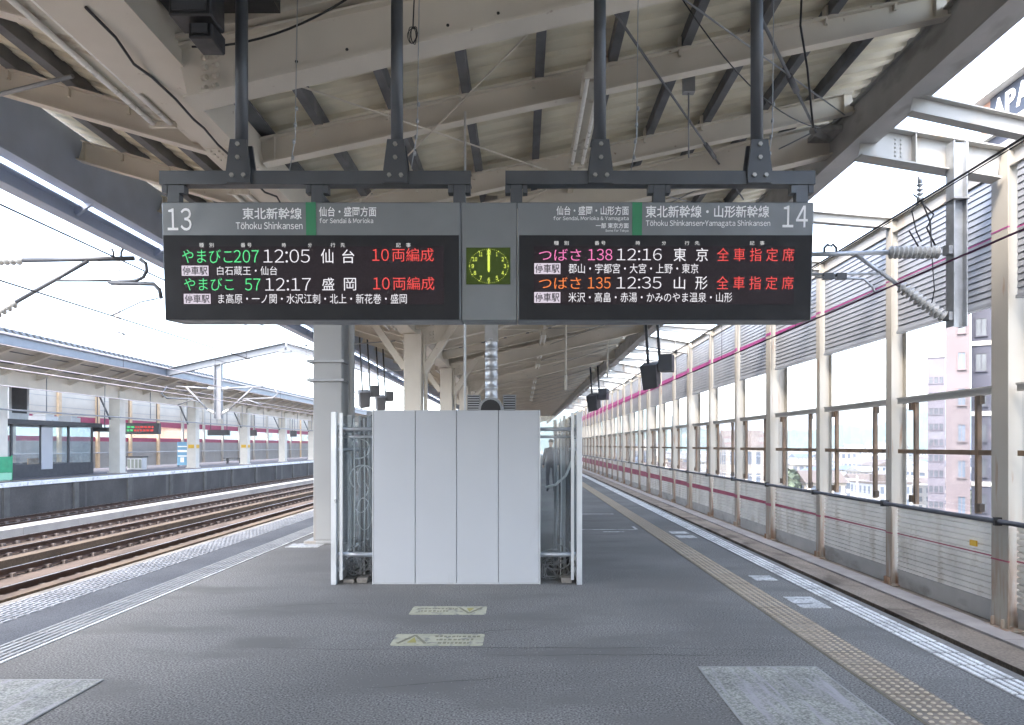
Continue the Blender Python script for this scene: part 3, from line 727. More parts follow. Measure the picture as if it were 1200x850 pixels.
def screen(side):
    X = -2.095 if side < 0 else .635
    lab = 'glazed aluminium side screen with loose cables, ' + ('next to the grey column' if side < 0 else 'on the track 14 side of the white panels')
    t = T('stair_screen', lab, 'glass screen', (X, PY, 0), 'glazed side screens of the stair enclosure'); o = t.location
    # corner post: twin aluminium posts
    b = MB(o); b.box(X - .03, X + .03, PY - .03, PY + .03, 0, ez(483)); b.build('corner_post', M_alu, t, bevel=.004)
    b = MB(o); b.box(X - side * .075 - .016, X - side * .075 + .016, PY + .0, PY + .03, 0.05, ez(484)); b.build('corner_post', M_alu, t)
    YE = 12.6 if side > 0 else 15.
    ys = []; y = PY + .75
    while y < YE: ys.append(y); y += .8
    for y in ys:
        b = MB(o); b.box(X - .025, X + .025, y - .03, y + .03, 0.0, 1.92); b.build('mullion', (M_pipe, M_dkgrey, M_alu)[ys.index(y) % 3], t)
    pr = PY + .035
    for y in ys:
        b = MB(o); b.box(X - .006, X + .006, pr, y - .033, .30, 1.80); b.build('glass_pane', M_glassd, t); pr = y + .033
    b = MB(o); b.box(X - .014, X + .014, PY + .04, YE, .0, .28); b.build('kick_plate', M_fascia, t)
    x0, x1 = (X + .035, ex(437.3) - .012) if side < 0 else (ex(632) + .014, X - .035)
    for z, r_ in ((ez(503), .022), (ez(512), .016), (ez(651), .028)):
        b = MB(o); b.tube([(x0 - .0, PY + .07, z), (x1, PY + .07, z)], r_, 10); b.build('cross_pipe', M_galv, t)
    for z in (1.72, 1.5):
        b = MB(o); b.tube([(X - side * .05, PY + .1, z), (X - side * .05, YE, z)], .02, 8); b.build('long_pipe', M_galv, t)
    # return panes facing the viewer (glass between post and hoarding)
    b = MB(o); b.box(x0, x1, PY + .12, PY + .128, .32, 1.88); b.build('glass_pane', M_glassd, t)
    for f_ in ((.35, .68) if side < 0 else (.74,)):
        xx = x0 + (x1 - x0) * f_; b = MB(o); b.box(xx - .012, xx + .012, PY + .5, PY + .53, .02, 1.9); b.build('mullion', M_pipe, t)
    for f_, yy, r_, mm in ((.15, .9, .018, M_dkgrey), (.27, .35, .009, M_cablew), (.5, .8, .022, M_pipe), (.6, .3, .008, M_cablew), (.82, .6, .02, M_dkgrey)):
        if side > 0 and f_ < .4: continue
        xx = x0 + (x1 - x0) * f_; b = MB(o); b.tube([(xx, PY + yy, .02), (xx + .01, PY + yy, 1.0), (xx, PY + yy, 1.86)], r_, 8); b.build('riser_pipe', mm, t)
    # clamp fittings
    for z in (ez(508), ez(655), ez(668)):
        b = MB(o); b.tube([(X - side * .06, PY + .02, z), (X - side * .06, PY + .13, z)], .035, 8); b.build('clamp', M_pipe, t)
    return t
screen(-1); screen(1)
# steel stair shroud behind the screens (brownish back wall inside the enclosure)
b = MB((-.7, 11, 0))
b.box(-1.55, .05, 9.2, 16., 0.0, 1.84)
tag(b.build('stair_housing', mat('shroud', (.16, .145, .13), .6, var=.3, scale=2, dirt=(.25, .2, .15), damt=.3, dscale=2), loc=b.o), 'brown-grey steel stair housing behind the white panels', 'stair housing')
def tangle(X0, X1, n, seed, lab, m, zr, yy=PY + .3):
    rr = random.Random(seed); c = Vector(((X0 + X1) / 2, yy, 0)); b = MB(c)
    for i in range(n):
        z0 = rr.uniform(*zr); cx_ = rr.uniform(X0 + .1, X1 - .1); rx_ = rr.uniform(.06, (X1 - X0) / 2.2); rz_ = rr.uniform(.05, .22)
        pts = []
        a0 = rr.uniform(0, 6); sp = rr.uniform(3.5, 7)
        for k in range(22):
            a = a0 + sp * k / 21
            pts.append(Vector((min(X1 - .01, max(X0 + .01, cx_ + rx_ * math.cos(a))), yy + .08 * math.sin(a * .7 + i), max(.02, z0 + rz_ * math.sin(a) + .1 * (k / 21 - .5)))))
        b.tube(pts, rr.choice((.004, .005, .007)), 5)
    tag(b.build('cable_bundle', m, loc=c), lab, 'cables', 'loose cables in the stair screens')
tangle(-2.04, -1.68, 5, 3, 'looped pale cables hanging behind glass by the grey column', M_cablew, (.75, 1.6))
tangle(-2.04, -1.68, 16, 4, 'tangle of grey cables on the floor by the grey column', M_cableg, (.08, .32))
tangle(.22, .58, 14, 5, 'tangle of pale cables on the floor under the track 14 side screen', M_cableg, (.08, .26))
cable('loose_cable', [(.60, PY + .2, 1.62), (.58, PY + .22, 1.4), (.5, PY + .25, 1.2), (.38, PY + .2, 1.1), (.27, PY + .2, 1.07)], .014, M_cablew, 'white hose draped inside the track 14 side screen')
for X, lab in ((-1.95, 'pale block on the floor inside the cable screen by the column'), (-1.8, 'smaller pale block on the floor near the white panels'), (.5, 'grey foot block under the track 14 side screen')):
    b = MB((X, PY + .2, 0)); b.box(X - .06, X + .06, PY + .06, PY + .3, 0.002, .045 if X < -1.9 else .06); tag(b.build('foot_block', M_conc, loc=b.o, bevel=.006), lab, 'block', 'foot blocks')
# flue with two louvred vents on top of the housing
t = T('exhaust_duct', 'shiny ribbed metal flue rising behind the white panels', 'duct', (-.51, 12, 1.84)); o = t.location
c = Vector((-.51, 12, 0)); b = MB(o); pts = []; rs = []
z = 1.95
while z < 3.25:
    for dz, r_ in ((0, .10), (.05, .10), (.055, .107), (.075, .107), (.08, .10)): pts.append((c.x, c.y, z + dz)); rs.append(r_)
    z += .16
b.tube(pts, .1, 18, rs=rs); b.build('flue_pipe', M_duct, t)
b = MB(o); b.box(c.x - .105, c.x + .105, c.y - .1, c.y + .1, 3.26, rz(c.x) + .3); b.build('upper_duct', M_fascia, t)
b = MB(o); b.tube([(c.x, c.y - .28, 2.13), (c.x, c.y + .2, 2.13)], .2, 20); b.box(c.x - .2, c.x + .2, c.y - .2, c.y + .2, 1.84, 1.97); b.build('fan_casing', M_pipe, t)
b = MB(o); b.tube([(c.x, c.y - .285, 2.13), (c.x, c.y - .282, 2.13)], .16, 20); b.build('fan_opening', M_black, t)
for i, (px_, lab) in enumerate(((555, 'square louvred vent box on the thin pole side of the flue'), (597, 'square louvred vent box on the track 14 side of the flue'))):
    X = (px_ - 612) * 12.5 / F; t = T('vent_box', lab, 'vent', (X, 12.5, 1.84), 'louvred vents beside the flue'); o = t.location
    b = MB(o); b.box(X - .11, X + .11, 12.5, 12.7, 1.84, 2.42); b.build('casing', M_col, t)
    b = MB(o)
    for k in range(9): z = 2.05 + k * .04; b.bar((X - .095, 12.485, z), (X + .095, 12.485, z), .03, .012)
    b.build('louvre', M_alu, t)
    b = MB(o); b.box(X - .098, X + .098, 12.493, 12.499, 2.02, 2.4); b.build('grille_back', M_dkgrey, t)
b = MB((-2.46, 12.4, 1.9)); b.box(-2.66, -2.3, 12.4, 12.43, 1.7, 2.13); b.m = 1; put_text(b, '12', -2.6, 1.80, -2.40, 2.09, 12.397, .02)
tag(b.build('number_plate', [M_panel, M_black], loc=b.o), 'white number plate peeking over the white panels', 'sign')

# floor stickers
def sticker(px0, px1, py0, py1, lab, tri_left):
    yf = CAMZ * F / (py0 - 522); yn = CAMZ * F / (py1 - 522); ym = (yf + yn) / 2; k = ym / F
    x0, x1 = (px0 - 612) * k, (px1 - 612) * k; c = Vector(((x0 + x1) / 2, ym, 0)); b = MB(c); r_ = .03; pts = []
    for cx_, cy_, a in ((x1 - r_, yf - r_, 0), (x0 + r_, yf - r_, 90), (x0 + r_, yn + r_, 180), (x1 - r_, yn + r_, 270)):
        for q in (0, 30, 60, 90): pts.append((cx_ + r_ * math.cos(R(a + q)), cy_ + r_ * math.sin(R(a + q))))
    b.prism(pts, 'z', 0, .003); o = tag(b.build('floor_sticker', M_stick, loc=c), lab, 'sticker', 'warning stickers on the floor')
    h = (yf - yn); w_ = x1 - x0
    tc = x0 + w_ * .22 if tri_left else x0 + w_ * .78
    b = MB(c); s = 1 if tri_left else -1
    A = Vector((tc, ym + s * h * .38, .0045)); B = Vector((tc - w_ * .15, ym - s * h * .33, .0045)); C = Vector((tc + w_ * .15, ym - s * h * .33, .0045))
    b.bar(A, B, .022, .002); b.bar(A, C, .022, .002)
    b.build('warning_triangle', M_stickp, o)
    b = MB(c); b.mesh([A + Vector((0, -s * .06, -.0008)), B + Vector((.07, s * .02, -.0008)), C + Vector((-.07, s * .02, -.0008))], [(0, 1, 2)]); b.build('triangle_fill', M_sticky, o)
    b = MB(c); rr = random.Random(int(px0)); xa, xb = (x0 + w_ * .45, x1 - .04) if tri_left else (x0 + .05, x1 - w_ * .42)
    for ln in range(3 if tri_left else 2):
        yy = ym + h * (.28 - .28 * ln) if tri_left else ym + h * (.2 - .3 * ln); x = xa + .02 * ln
        while x < xb - (.06 if ln else 0):
            wd = rr.uniform(.012, .03); 
            b.box(x, x + wd, yy - h * .07, yy + h * .08 * rr.uniform(.3, 1), .003, .0042); x += wd + rr.uniform(.006, .016)
    b.build('worn_lettering', M_stickp, o)['kind'] = 'stuff'
sticker(461, 567, 743.5, 757, 'worn yellow warning sticker with its triangle pointing up, closer to the camera', True)
sticker(482, 570, 711, 720.5, 'worn yellow warning sticker near the white panels, triangle inverted', False)

# ------------------------------------------------------------------ louvred noise wall along track 14
WX = 7.2
wall = T('noise_wall', 'tall cream steel wall of louvres and glazing along track 14', 'wall', (WX, 10.7, -1.15)); WO = Vector((WX, 10.7, -1.15))
BAY = 3.36
PYS = [10.7 + BAY * k for k in range(-20, 42)]
def stripe_t(y): return min(.5, .022 + .0095 * max(0, y - 15))
pm_main = pm_small = None
def post_mesh(main):
    b = MB(); h = .50 if main else .30; w_ = .38 if main else .22
    # H section, flanges facing the track and the town
    tf = .02
    b.box(0, tf, -w_ / 2, w_ / 2, 0.03, 7.05); b.box(h - tf, h, -w_ / 2, w_ / 2, .03, 7.05); b.box(tf, h - tf, -.008, .008, .03, 7.05)
    b.box(-.08, h + .08, -w_ / 2 - .08, w_ / 2 + .08, 0, .028)
    for s in (-1, 1): b.box(-.06, 0 - .002, s * w_ * .3 - .01, s * w_ * .3 + .01, .03, .16)
    return b
pmesh = {}
for i, y in enumerate(PYS):
    main = (i - 20) % 3 == 0
    if main not in pmesh:
        o = post_mesh(main).build('post', M_post, wall, bevel=.005); pmesh[main] = o
    else: o = pmesh[main].copy(); COL.objects.link(o)
    o.location = (-.1 if not main else -.16, y - 10.7, 0)
pmesh = list(pmesh.values())
def bay_parts():
    a0, a1 = .14, BAY - .14
    res = []
    # upper blue-grey louvre
    b = MB(); n = 19; z0, z1 = 3.74 + 1.15, 5.66 + 1.15; d = (z1 - z0) / n
    for k in range(n):
        z = z0 + k * d
        b.hexa([(0.0, a0, z), (.0, a1, z), (.075, a1, z), (.075, a0, z), (.014, a0, z + d * .96), (.014, a1, z + d * .96), (.085, a1, z + d * .97), (.085, a0, z + d * .97)])
    b.box(-.02, .10, a0, a1, z0 - .05, z0 - .002)
    res.append(('louvre_panel', b, M_louv))
    # lower ribbed panel
    b = MB(); n = 13; z0, z1 = -.82 + 1.15, .40 + 1.15; d = (z1 - z0) / n; prof = []
    for k in range(n):
        z = z0 + k * d; prof += [(0, z), (0, z + d * .62), (.035, z + d * .72), (.035, z + d * .92)]
    prof += [(0, z1), (.07, z1), (.07, z0)]
    b.prism(prof, 'y', a0, a1)
    res.append(('ribbed_panel', b, M_low))
    # window frame: mullions, transom, head rail
    b = MB(); b.box(.0, .12, a0, a1, 2.34 + 1.15, 2.46 + 1.15); b.box(-.02, .0 - .002, a0, a1, 2.43 + 1.15, 2.46 + 1.15); res.append(('window_head', b, M_fascia))
    b = MB()
    for yy in (BAY * .24, BAY * .78): b.box(.0, .07, yy - .035, yy + .035, .47 + 1.15, 2.335 + 1.15)
    b.box(.01, .06, a0, BAY * .24 - .037, 1.395 + 1.15, 1.475 + 1.15); b.box(.01, .06, BAY * .24 + .037, BAY * .78 - .037, 1.395 + 1.15, 1.475 + 1.15); b.box(.01, .06, BAY * .78 + .037, a1, 1.395 + 1.15, 1.475 + 1.15)
    res.append(('window_frame', b, M_brown))
    b = MB()
    for yy in (BAY * .24 - .14, BAY * .78 + .04):
        for z in (.5, 2.2): b.box(-.03, .05, yy, yy + .1, z + 1.15, z + .13 + 1.15)
    res.append(('hinge', b, M_dkbr))
    b = MB(); b.box(.08, .088, a0, a1, .47 + 1.15, 2.335 + 1.15); res.append(('window_pane', b, M_glassp))
    b = MB(); b.box(.02, .30, a0, a1, 0.002, .32); b.box(-.0, .02 - .002, a0, a1, .26, .32); res.append(('plinth', b, M_fascia))
    return res
protos = [b.build(n, m, wall) for n, b, m in bay_parts()]
for i, y in enumerate(PYS[:-1]):
    for p in protos:
        o = p if i == 0 else p.copy()
        if i: COL.objects.link(o)
        o.location = (0, y - 10.7, 0)
# extra dark mullions in the upper openings further on (from about 34 m)
b = MB(WO)
for i, y in enumerate(PYS[:-1]):
    if y > 33: b.box(WX, WX + .06, y + .2, y + .28, 2.47, 3.68); 
b.build('upper_mullion', M_dkbr, wall)['kind'] = 'stuff'
yA, yB = PYS[0], PYS[-1]
b = MB(WO); b.box(WX - .02, WX + .14, yA, yB, 5.665, 5.685); b.box(WX - .02, WX + .14, yA, yB, 5.93, 5.95); b.box(WX + .05, WX + .07, yA, yB, 5.686, 5.929)
b.build('top_beam', M_white, wall)
b = MB(WO); b.tube([(WX - .20, yA, .43), (WX - .20, yB, .43)], .038, 10)
b.build('handrail', mat('rail_paint', (.08, .085, .10), .4, .3, var=.15), wall)
b = MB(WO)
for y in PYS: b.box(WX - .26, WX - .115, y - .06, y + .0, .37, .49)
b.build('rail_clamp', M_black, wall)['kind'] = 'stuff'
def stripe(zc, m, nm):
    b = MB(WO); yy = yA
    for i in range(len(PYS) - 1):
        y0, y1 = PYS[i], PYS[i + 1]
        main = (i - 20) % 3 == 0; wd = .19 if main else .11
        ya, yb = y0 + wd + .03, y1 - .15; h0, h1 = stripe_t(ya) / 2, stripe_t(yb) / 2; X = WX - .007
        b.quad([(X, ya, zc - h0), (X, yb, zc - h1), (X, yb, zc + h1), (X, ya, zc + h0)])
        h = stripe_t(y0) / 2; X = WX - (.16 if main else .10) - .004
        b.quad([(X, y0 - wd, zc - h), (X, y0 + wd, zc - h), (X, y0 + wd, zc + h), (X, y0 - wd, zc + h)])
        fx = WX + .34 - (.16 if main else .1) if main else WX + .2
        b.quad([(X, y0 - wd - .003, zc - h), (X + .026, y0 - wd - .003, zc - h), (X + .026, y0 - wd - .003, zc + h), (X, y0 - wd - .003, zc + h)])
    b.build(nm, m, wall)
stripe(4.72, M_mag, 'painted_stripe'); stripe(-.14, M_red, 'painted_stripe')
b = MB((WX - .03, 11.55, .0)); b.box(WX - .035, WX - .008, 11.46, 11.62, -.13 + .08, .04); tag(b.build('warning_plate', M_yel, loc=b.o), 'small yellow plate fixed on the ribbed panel of the louvred wall', 'plate')
# portal beams from canopy edge to wall
def portal(y, lab, main):
    t = T('portal_beam', lab, 'beam', (6.1, y, 5.8), 'white beams between canopy and louvred wall'); o = t.location
    if main:
        b = MB(o); b.hbeam((4.99, y, 6.02), (WX - .17, y, 5.68), .47, .26, .014, .022); b.build('girder', M_white, t)
        b = MB(o)
        for x in (5.75, 6.5): z = 5.98 - .16 * (x - 5.2); b.box(x - .008, x + .008, y - .12, y - .008, z - .21, z + .21)
        b.build('stiffener', M_white, t)
        b = MB(o)
        for x in (5.5, 5.58):
            for k in range(7): z = 5.93 - .16 * (x - 5.2) + (k - 3) * .06; b.tube([(x, y - .008, z), (x, y - .026, z)], .014, 6)
        b.build('rivets', M_white, t)['kind'] = 'stuff'
    else:
        b = MB(o); b.hbeam((4.99, y, 6.02), (WX - .03, y, 5.84), .2, .15, .01, .014); b.build('girder', M_white, t)
i = j = 0
for k in range(-2, 24):
    y = 10.7 + BAY * k
    if k % 3 == 0:
        portal(y, '%s deep white portal beam between canopy edge and louvred wall, counted outward from the boards' % ORD[i], True); i += 1
    elif k > 0:
        portal(y, '%s slim white cross beam between canopy edge and louvred wall, counted outward from the boards' % ORD[j], False); j += 1
t = T('portal_beam', 'sloping white beam above the first deep portal beam', 'beam', (6.1, 9.3, 5.8), 'white beams between canopy and louvred wall')
b = MB(t.location); b.hbeam((4.99, 9.3, 5.92), (WX + .1, 9.3, 5.42), .24, .16, .01, .016); b.build('girder', M_white, t)

# ------------------------------------------------------------------ overhead line equipment
def insul(b, p, q, r=.07, n=11):
    p, q = Vector(p), Vector(q); pts = []; rs = []
    for k in range(n):
        for f_, rr in ((0, .45), (.25, 1.), (.45, 1.), (.8, .45)): pts.append(p.lerp(q, (k + f_) / n)); rs.append(r * rr)
    pts.append(q); rs.append(r * .45); b.tube(pts, r, 12, rs=rs)
t = T('catenary_bracket', 'hanging catenary mast with ribbed insulators by the louvred wall', 'catenary bracket', (6.32, 10.7, 5.4), 'catenary brackets'); o = t.location
b = MB(o); y = 10.55; b.hbeam((6.32, y, 3.27), (6.32, y, 5.95), .2, .2, .012, .016, up=(1, 0, 0)); b.build('mast', M_galv, t)
for z in (3.42, 4.38): b = MB(o); b.box(6.16, 6.22, y - .08, y + .08, z - .06, z + .06); b.build('clamp', M_pipe, t)
b = MB(o); b.box(6.2, 6.44, y - .13, y + .13, 5.1, 5.12); b.build('clamp', M_pipe, t)
b = MB(o); insul(b, at(1100, 296, y), at(1041, 296, y), .095); b.build('insulator', M_ins, t)
b = MB(o); insul(b, at(1106, 372, y), at(1054, 335, y), .09); b.build('insulator', M_ins, t)
b = MB(o); b.tube([at(1041, 296, y), at(930, 299, y)], .034, 10); b.tube([at(1054, 335, y), at(1002, 298, y)], .03, 10); b.tube([at(1030, 321, y), at(930, 322, y)], .02, 8)
b.tube([at(955, 325, y - .03), at(1012, 327, y - .03), at(1022, 336, y - .03), at(1026, 344, y - .03)], .018, 8); b.build('arm', M_galv, t)
for px_ in (970, 985): b = MB(o); c = at(px_, 324, y); b.box(c.x - .07, c.x + .07, c.y - .05, c.y + .03, c.z - .05, c.z + .04); b.build('fitting', M_dkgrey, t)
for px_ in (966, 980): b = MB(o); c = at(px_, 297, y); b.tube([c, c + Vector((0, 0, .08)), c + Vector((.05 if px_ < 972 else -.05, 0, .13)), c + Vector((.08 if px_ < 972 else -.08, 0, .1))], .02, 6); b.build('wire_clamp', M_dkgrey, t)
b = MB(o); b.tube([at(1065, 270, y), at(1078, 292, y), at(1092, 300, y), at(1090, 260, y), at(1080, 235, y), at(1070, 228, y)], .012, 6); b.tube([at(1092, 300, y), at(1095, 340, y), at(1090, 365, y)], .008, 5); b.build('jumper', M_black, t)
# suspended small insulator under the portal beam
c = at(1078, 207, 10.55); t = T('hanging_insulator', 'small post insulator hanging beneath the first deep portal beam', 'insulator', c); b = MB(c); b.tube([c, c - Vector((0, 0, .1))], .03, 8); insul(b, c - Vector((0, 0, .1)), c - Vector((0, 0, .3)), .045, 3); b.tube([c - Vector((0, 0, .3)), c - Vector((0, 0, .36))], .05, 8); b.build('insulator_body', M_galv, t)
b = MB(c); b.tube([c - Vector((0, 0, .36)), c + Vector((-.12, 0, -.5)), c + Vector((-.05, 0, -.8)), c + Vector((.02, 0, -.95))], .009, 6); b.tube([c - Vector((0, 0, .36)), c + Vector((.2, .0, -.55)), c + Vector((.1, 0, -.75)), c + Vector((.22, 0, -1.0))], .012, 6); b.build('lead', M_black, t)
def wire(x, z, lab, r=.011, m=None, y0=-5, y1=190, x1=None):
    b = MB((x, 20, z)); b.tube([(x, y0, z), (x if x1 is None else x1, y1, z)], r, 5)
    tag(b.build('overhead_wire', m or M_wire, loc=b.o), lab, 'wire', 'overhead wires')
wire(5.1, 4.68, 'upper black overhead wire above track 14', .014); wire(5.08, 3.74, 'lower contact wire above track 14', .013, mat('purple_wire', (.10, .03, .08), .5, var=.1))
wire(5.6, 4.95, 'thin feeder wire beside the louvred wall top', .008)
wire(TX[0], 4.71, 'upper overhead wire above track 13 against the sky', .014); wire(TX[0] + .1, 3.68, 'lower contact wire above track 13', .013)
wire(-7.6, 4.85, 'faint feeder wire beside the canopy edge above track 13', .008, M_wirel)
wire(TX[1], 4.62, 'upper overhead wire above the second track', .012, M_wire); wire(TX[1] - .1, 3.7, 'lower contact wire above the second track', .012, M_wirel)
wire(TX[2], 4.75, 'upper overhead wire above the third track', .018, M_wirel); wire(TX[2], 3.75, 'lower contact wire above the third track', .018, M_wirel)
wire(TX[3], 4.65, 'upper overhead wire above the far platform track', .02, M_wirel); wire(TX[3], 3.75, 'lower contact wire above the far platform track', .02, M_wirel)
wire(-12.6, 5.6, 'lone thin wire high above the through tracks', .010)
def droppers(x, zt, zb, ys, lab):
    b = MB((x, 10, zb))
    for y in ys: b.tube([(x, y, zb), (x, y, zt)], .006, 4); b.tube([(x, y - .05, zt), (x, y + .05, zt)], .03, 6)
    o = tag(b.build('wire_droppers', M_wire, loc=b.o), lab, 'wire dropper'); o['kind'] = 'stuff'
droppers(TX[0], 4.71, 3.68, (9.1, 18, 23), 'thin droppers between the two wires above track 13'); droppers(5.09, 4.68, 3.74, (13.5, 18.5, 24, 30), 'thin droppers between the two wires above track 14')
droppers(TX[1], 4.62, 3.7, (20, 26, 33), 'thin droppers between the wires above the second track')
# near bracket over track 13
Yb = 12.2
t = T('catenary_bracket', 'dark catenary bracket with curved tip beside the track 13 board', 'catenary bracket', (-9.7, Yb, -1.2), 'catenary brackets'); o = t.location
b = MB(o); b.hbeam((-9.7, Yb, -1.21), (-9.7, Yb, 5.6), .28, .28, .014, .02, up=(1, 0, 0)); b.build('mast', M_galv, t)
b = MB(o); insul(b, at(-52, 306, Yb), at(27, 305, Yb), .085); b.build('insulator', M_ins, t)
b = MB(o); insul(b, at(-48, 394, Yb), at(19, 354, Yb), .085); b.build('insulator', M_ins, t)
b = MB(o); b.tube([at(27, 305, Yb), at(157, 303, Yb)], .04, 10); b.tube([at(19, 354, Yb), at(103, 306, Yb)], .034, 10); b.tube([at(62, 329, Yb), at(130, 329, Yb)], .022, 8)
b.tube([at(127, 331, Yb), at(160, 329, Yb), at(168, 325, Yb), at(172, 317, Yb), at(171, 309, Yb), at(164, 304, Yb)], .03, 8)
b.tube([at(130, 332, Yb), at(180, 333, Yb), at(187, 340, Yb), at(189, 350, Yb)], .035, 8); b.tube([at(185, 350, Yb), at(165, 354, Yb), at(131, 370, Yb)], .012, 6); b.build('arm', mat('bracket_dark', (.075, .08, .09), .45, .3, var=.1), t)
for px_ in (133, 142): b = MB(o); c = at(px_, 296, Yb); b.tube([c - Vector((0, 0, .07)), c, c + Vector((.03 if px_ > 138 else -.03, 0, .06))], .02, 6); b.build('wire_clamp', M_dkgrey, t)
# gantry over the through tracks
M_gant = mat('gantry_grey', (.19, .195, .205), .5, .3, var=.1)
Yg = 40.7
t = T('overhead_gantry', 'pale gabled gantry beam spanning the through tracks', 'gantry', (-13.3, Yg, 7), 'overhead gantries'); o = t.location
b = MB(o); b.hbeam((-20.0, Yg, 5.62), (-13.26, Yg, 7.1), .42, .3, .02, .03); b.hbeam((-13.26, Yg, 7.1), (-6.95, Yg, 5.35), .42, .3, .02, .03); b.box(-13.6, -12.95, Yg - .17, Yg + .17, 6.75, 6.87); b.build('beam', mat('gantry_beam', (.12, .13, .145), .5, var=.1), t)
b = MB(o); b.hbeam((-17.05, Yg, 3.05), (-17.05, Yg, 6.1), .4, .3, .02, .03, up=(1, 0, 0)); b.build('drop_post', M_gant, t)
for s, xc in ((1, TX[2]), (-1, TX[3])):
    b = MB(o); X = -17.05; e = xc
    b.tube([(X + s * .55, Yg, 4.75), (e + s * .3, Yg, 4.85)], .05, 8); b.tube([(X + s * .6, Yg, 3.55), (e - s * .3, Yg, 4.8)], .05, 8); b.tube([(X + s * 1.4, Yg, 4.15), (e + s * .8, Yg, 4.2), (e + s * 1.1, Yg, 4.45), (e + s * .8, Yg, 4.85)], .04, 8)
    b.tube([(e - s * 1.1, Yg, 3.95), (e - s * .6, Yg, 4.1), (e + s * .2, Yg, 3.8)], .035, 8)
    b.build('arm', M_gant, t)
    b = MB(o); insul(b, (X + s * .15, Yg, 4.72), (X + s * .6, Yg, 4.75), .1, 5); insul(b, (X + s * .15, Yg, 3.3), (X + s * .6, Yg, 3.55), .1, 5); b.build('insulator', M_ins, t)
for i, (y, zt) in enumerate(((46.6, 13.6), (79, 11.6))):
    b = MB((-26, y, 0)); b.tube([(-26, y, -.02), (-26, y, zt)], .2, 10, rs=(.22, .16)); tag(b.build('utility_pole', M_fascia, loc=b.o), ('tall grey pole rising above the far canopy behind the near bracket', 'grey pole rising above the far canopy beside the gantry apex')[i], 'pole', 'grey poles behind the far canopy')

# ------------------------------------------------------------------ far platform canopy, wall and furniture
fo = (-23, 41.2, 0)
far = T('far_canopy', 'long low canopy with blue-grey gutter over the far platform', 'canopy', fo)
FY0, FY1 = -40., 175.
b = MB(fo); y = FY0
def fz(x): return 4.45 + (.40 * (x + 23) if x > -23 else .33 * (-23 - x))
b.quad([(-23, FY0, fz(-23) + .35), (-20.1, FY0, fz(-20.1) + .35), (-20.1, FY1, fz(-20.1) + .35), (-23, FY1, fz(-23) + .35)]); b.quad([(-28.5, FY0, fz(-28.5) + .35), (-23, FY0, fz(-23) + .35), (-23, FY1, fz(-23) + .35), (-28.5, FY1, fz(-28.5) + .35)])
b.build('roof_sheet', mat('far_soffit', (.52, .49, .43), .7, var=.15, scale=.5), far).modifiers.new('s', 'SOLIDIFY').thickness = .03
b = MB(fo); b.box(-20.1, -19.98, FY0, FY1, 5.45, 5.86); b.box(-19.978, -19.9, FY0, FY1, 5.82, 5.86); b.box(-19.978, -19.92, FY0, FY1, 5.45, 5.48)
b.build('gutter', M_bluegrey, far)
b = MB(fo); y = FY0
while y < FY1:
    b.hexa([(-20.02, y, 5.862), (-20.02, y + .22, 5.862), (-20.3, y + .22, 5.862), (-20.3, y, 5.862), (-20.32, y, 6.17), (-20.32, y + .22, 6.17), (-20.6, y + .22, 6.17), (-20.6, y, 6.17)]); 
    b.box(-20.36, -20.3, y + .22, y + .42, 5.862, 6.12); y += .42
b.build('roof_edge', M_ribroof, far)
k = 0; y = 12.7 - 2.375 * 22
while y < FY1:
    b = MB(fo); b.hbeam((-23, y, fz(-23) + .17), (-20.12, y, fz(-20.12) + .17), .26, .2, .015, .02); b.hbeam((-23, y, fz(-23) + .17), (-28, y, fz(-28) + .17), .26, .2, .015, .02); b.build('rafter', M_beam, far); y += 2.375
for x in (-22.2, -21.3, -20.5):
    b = MB(fo); b.box(x - .05, x + .05, FY0, FY1, fz(x) + .3, fz(x) + .4); b.build('purlin', M_purlin, far)
for k in range(-8, 13):
    y = 41.2 + 9.5 * k; b = MB((-23, y, 0)); b.box(-23.3, -22.7, y - .3, y + .3, .0, 4.62); b.box(-23.36, -22.64, y - .36, y + .36, -.02, .04)
    c = b.build('column', M_post if False else mat('far_col', (.60, .57, .50), .6, var=.05) if 'far_col' not in MATS else MATS['far_col'], far, loc=(0, y - 41.2, 0))
    b = MB((-23, y, 0)); b.tube([(-23.2, y - .36, 3.0), (-23.9, y - .5, 4.7)], .05, 6); b.build('knee_brace', M_purlin, c)
    if k in (1, 2):
        b = MB((-23, y, 0)); b.box(-22.69, -22.66, y - .2, y + .2, 1.35, 1.6); b.box(-23.2, -22.8, y - .33, y - .303, 1.35, 1.6); b.build('column_plate', M_yel, c)
b = MB(fo); b.box(-23.2, -22.8, FY0, FY1, 4.2, 4.9); b.build('valley_beam', M_beam, far)
# conduit along the canopy
b = MB((-22.3, 20, 3.1)); b.tube([(-22.3, FY0, 3.1), (-22.3, FY1, 3.1)], .045, 6)
y = 15.
while y < 120: b.tube([(-22.3, y, 3.1), (-22.3, y, fz(-22.3))], .025, 5); y += 4.75
tag(b.build('cable_conduit', M_pipe, loc=b.o), 'long grey conduit hung below the far canopy', 'conduit')
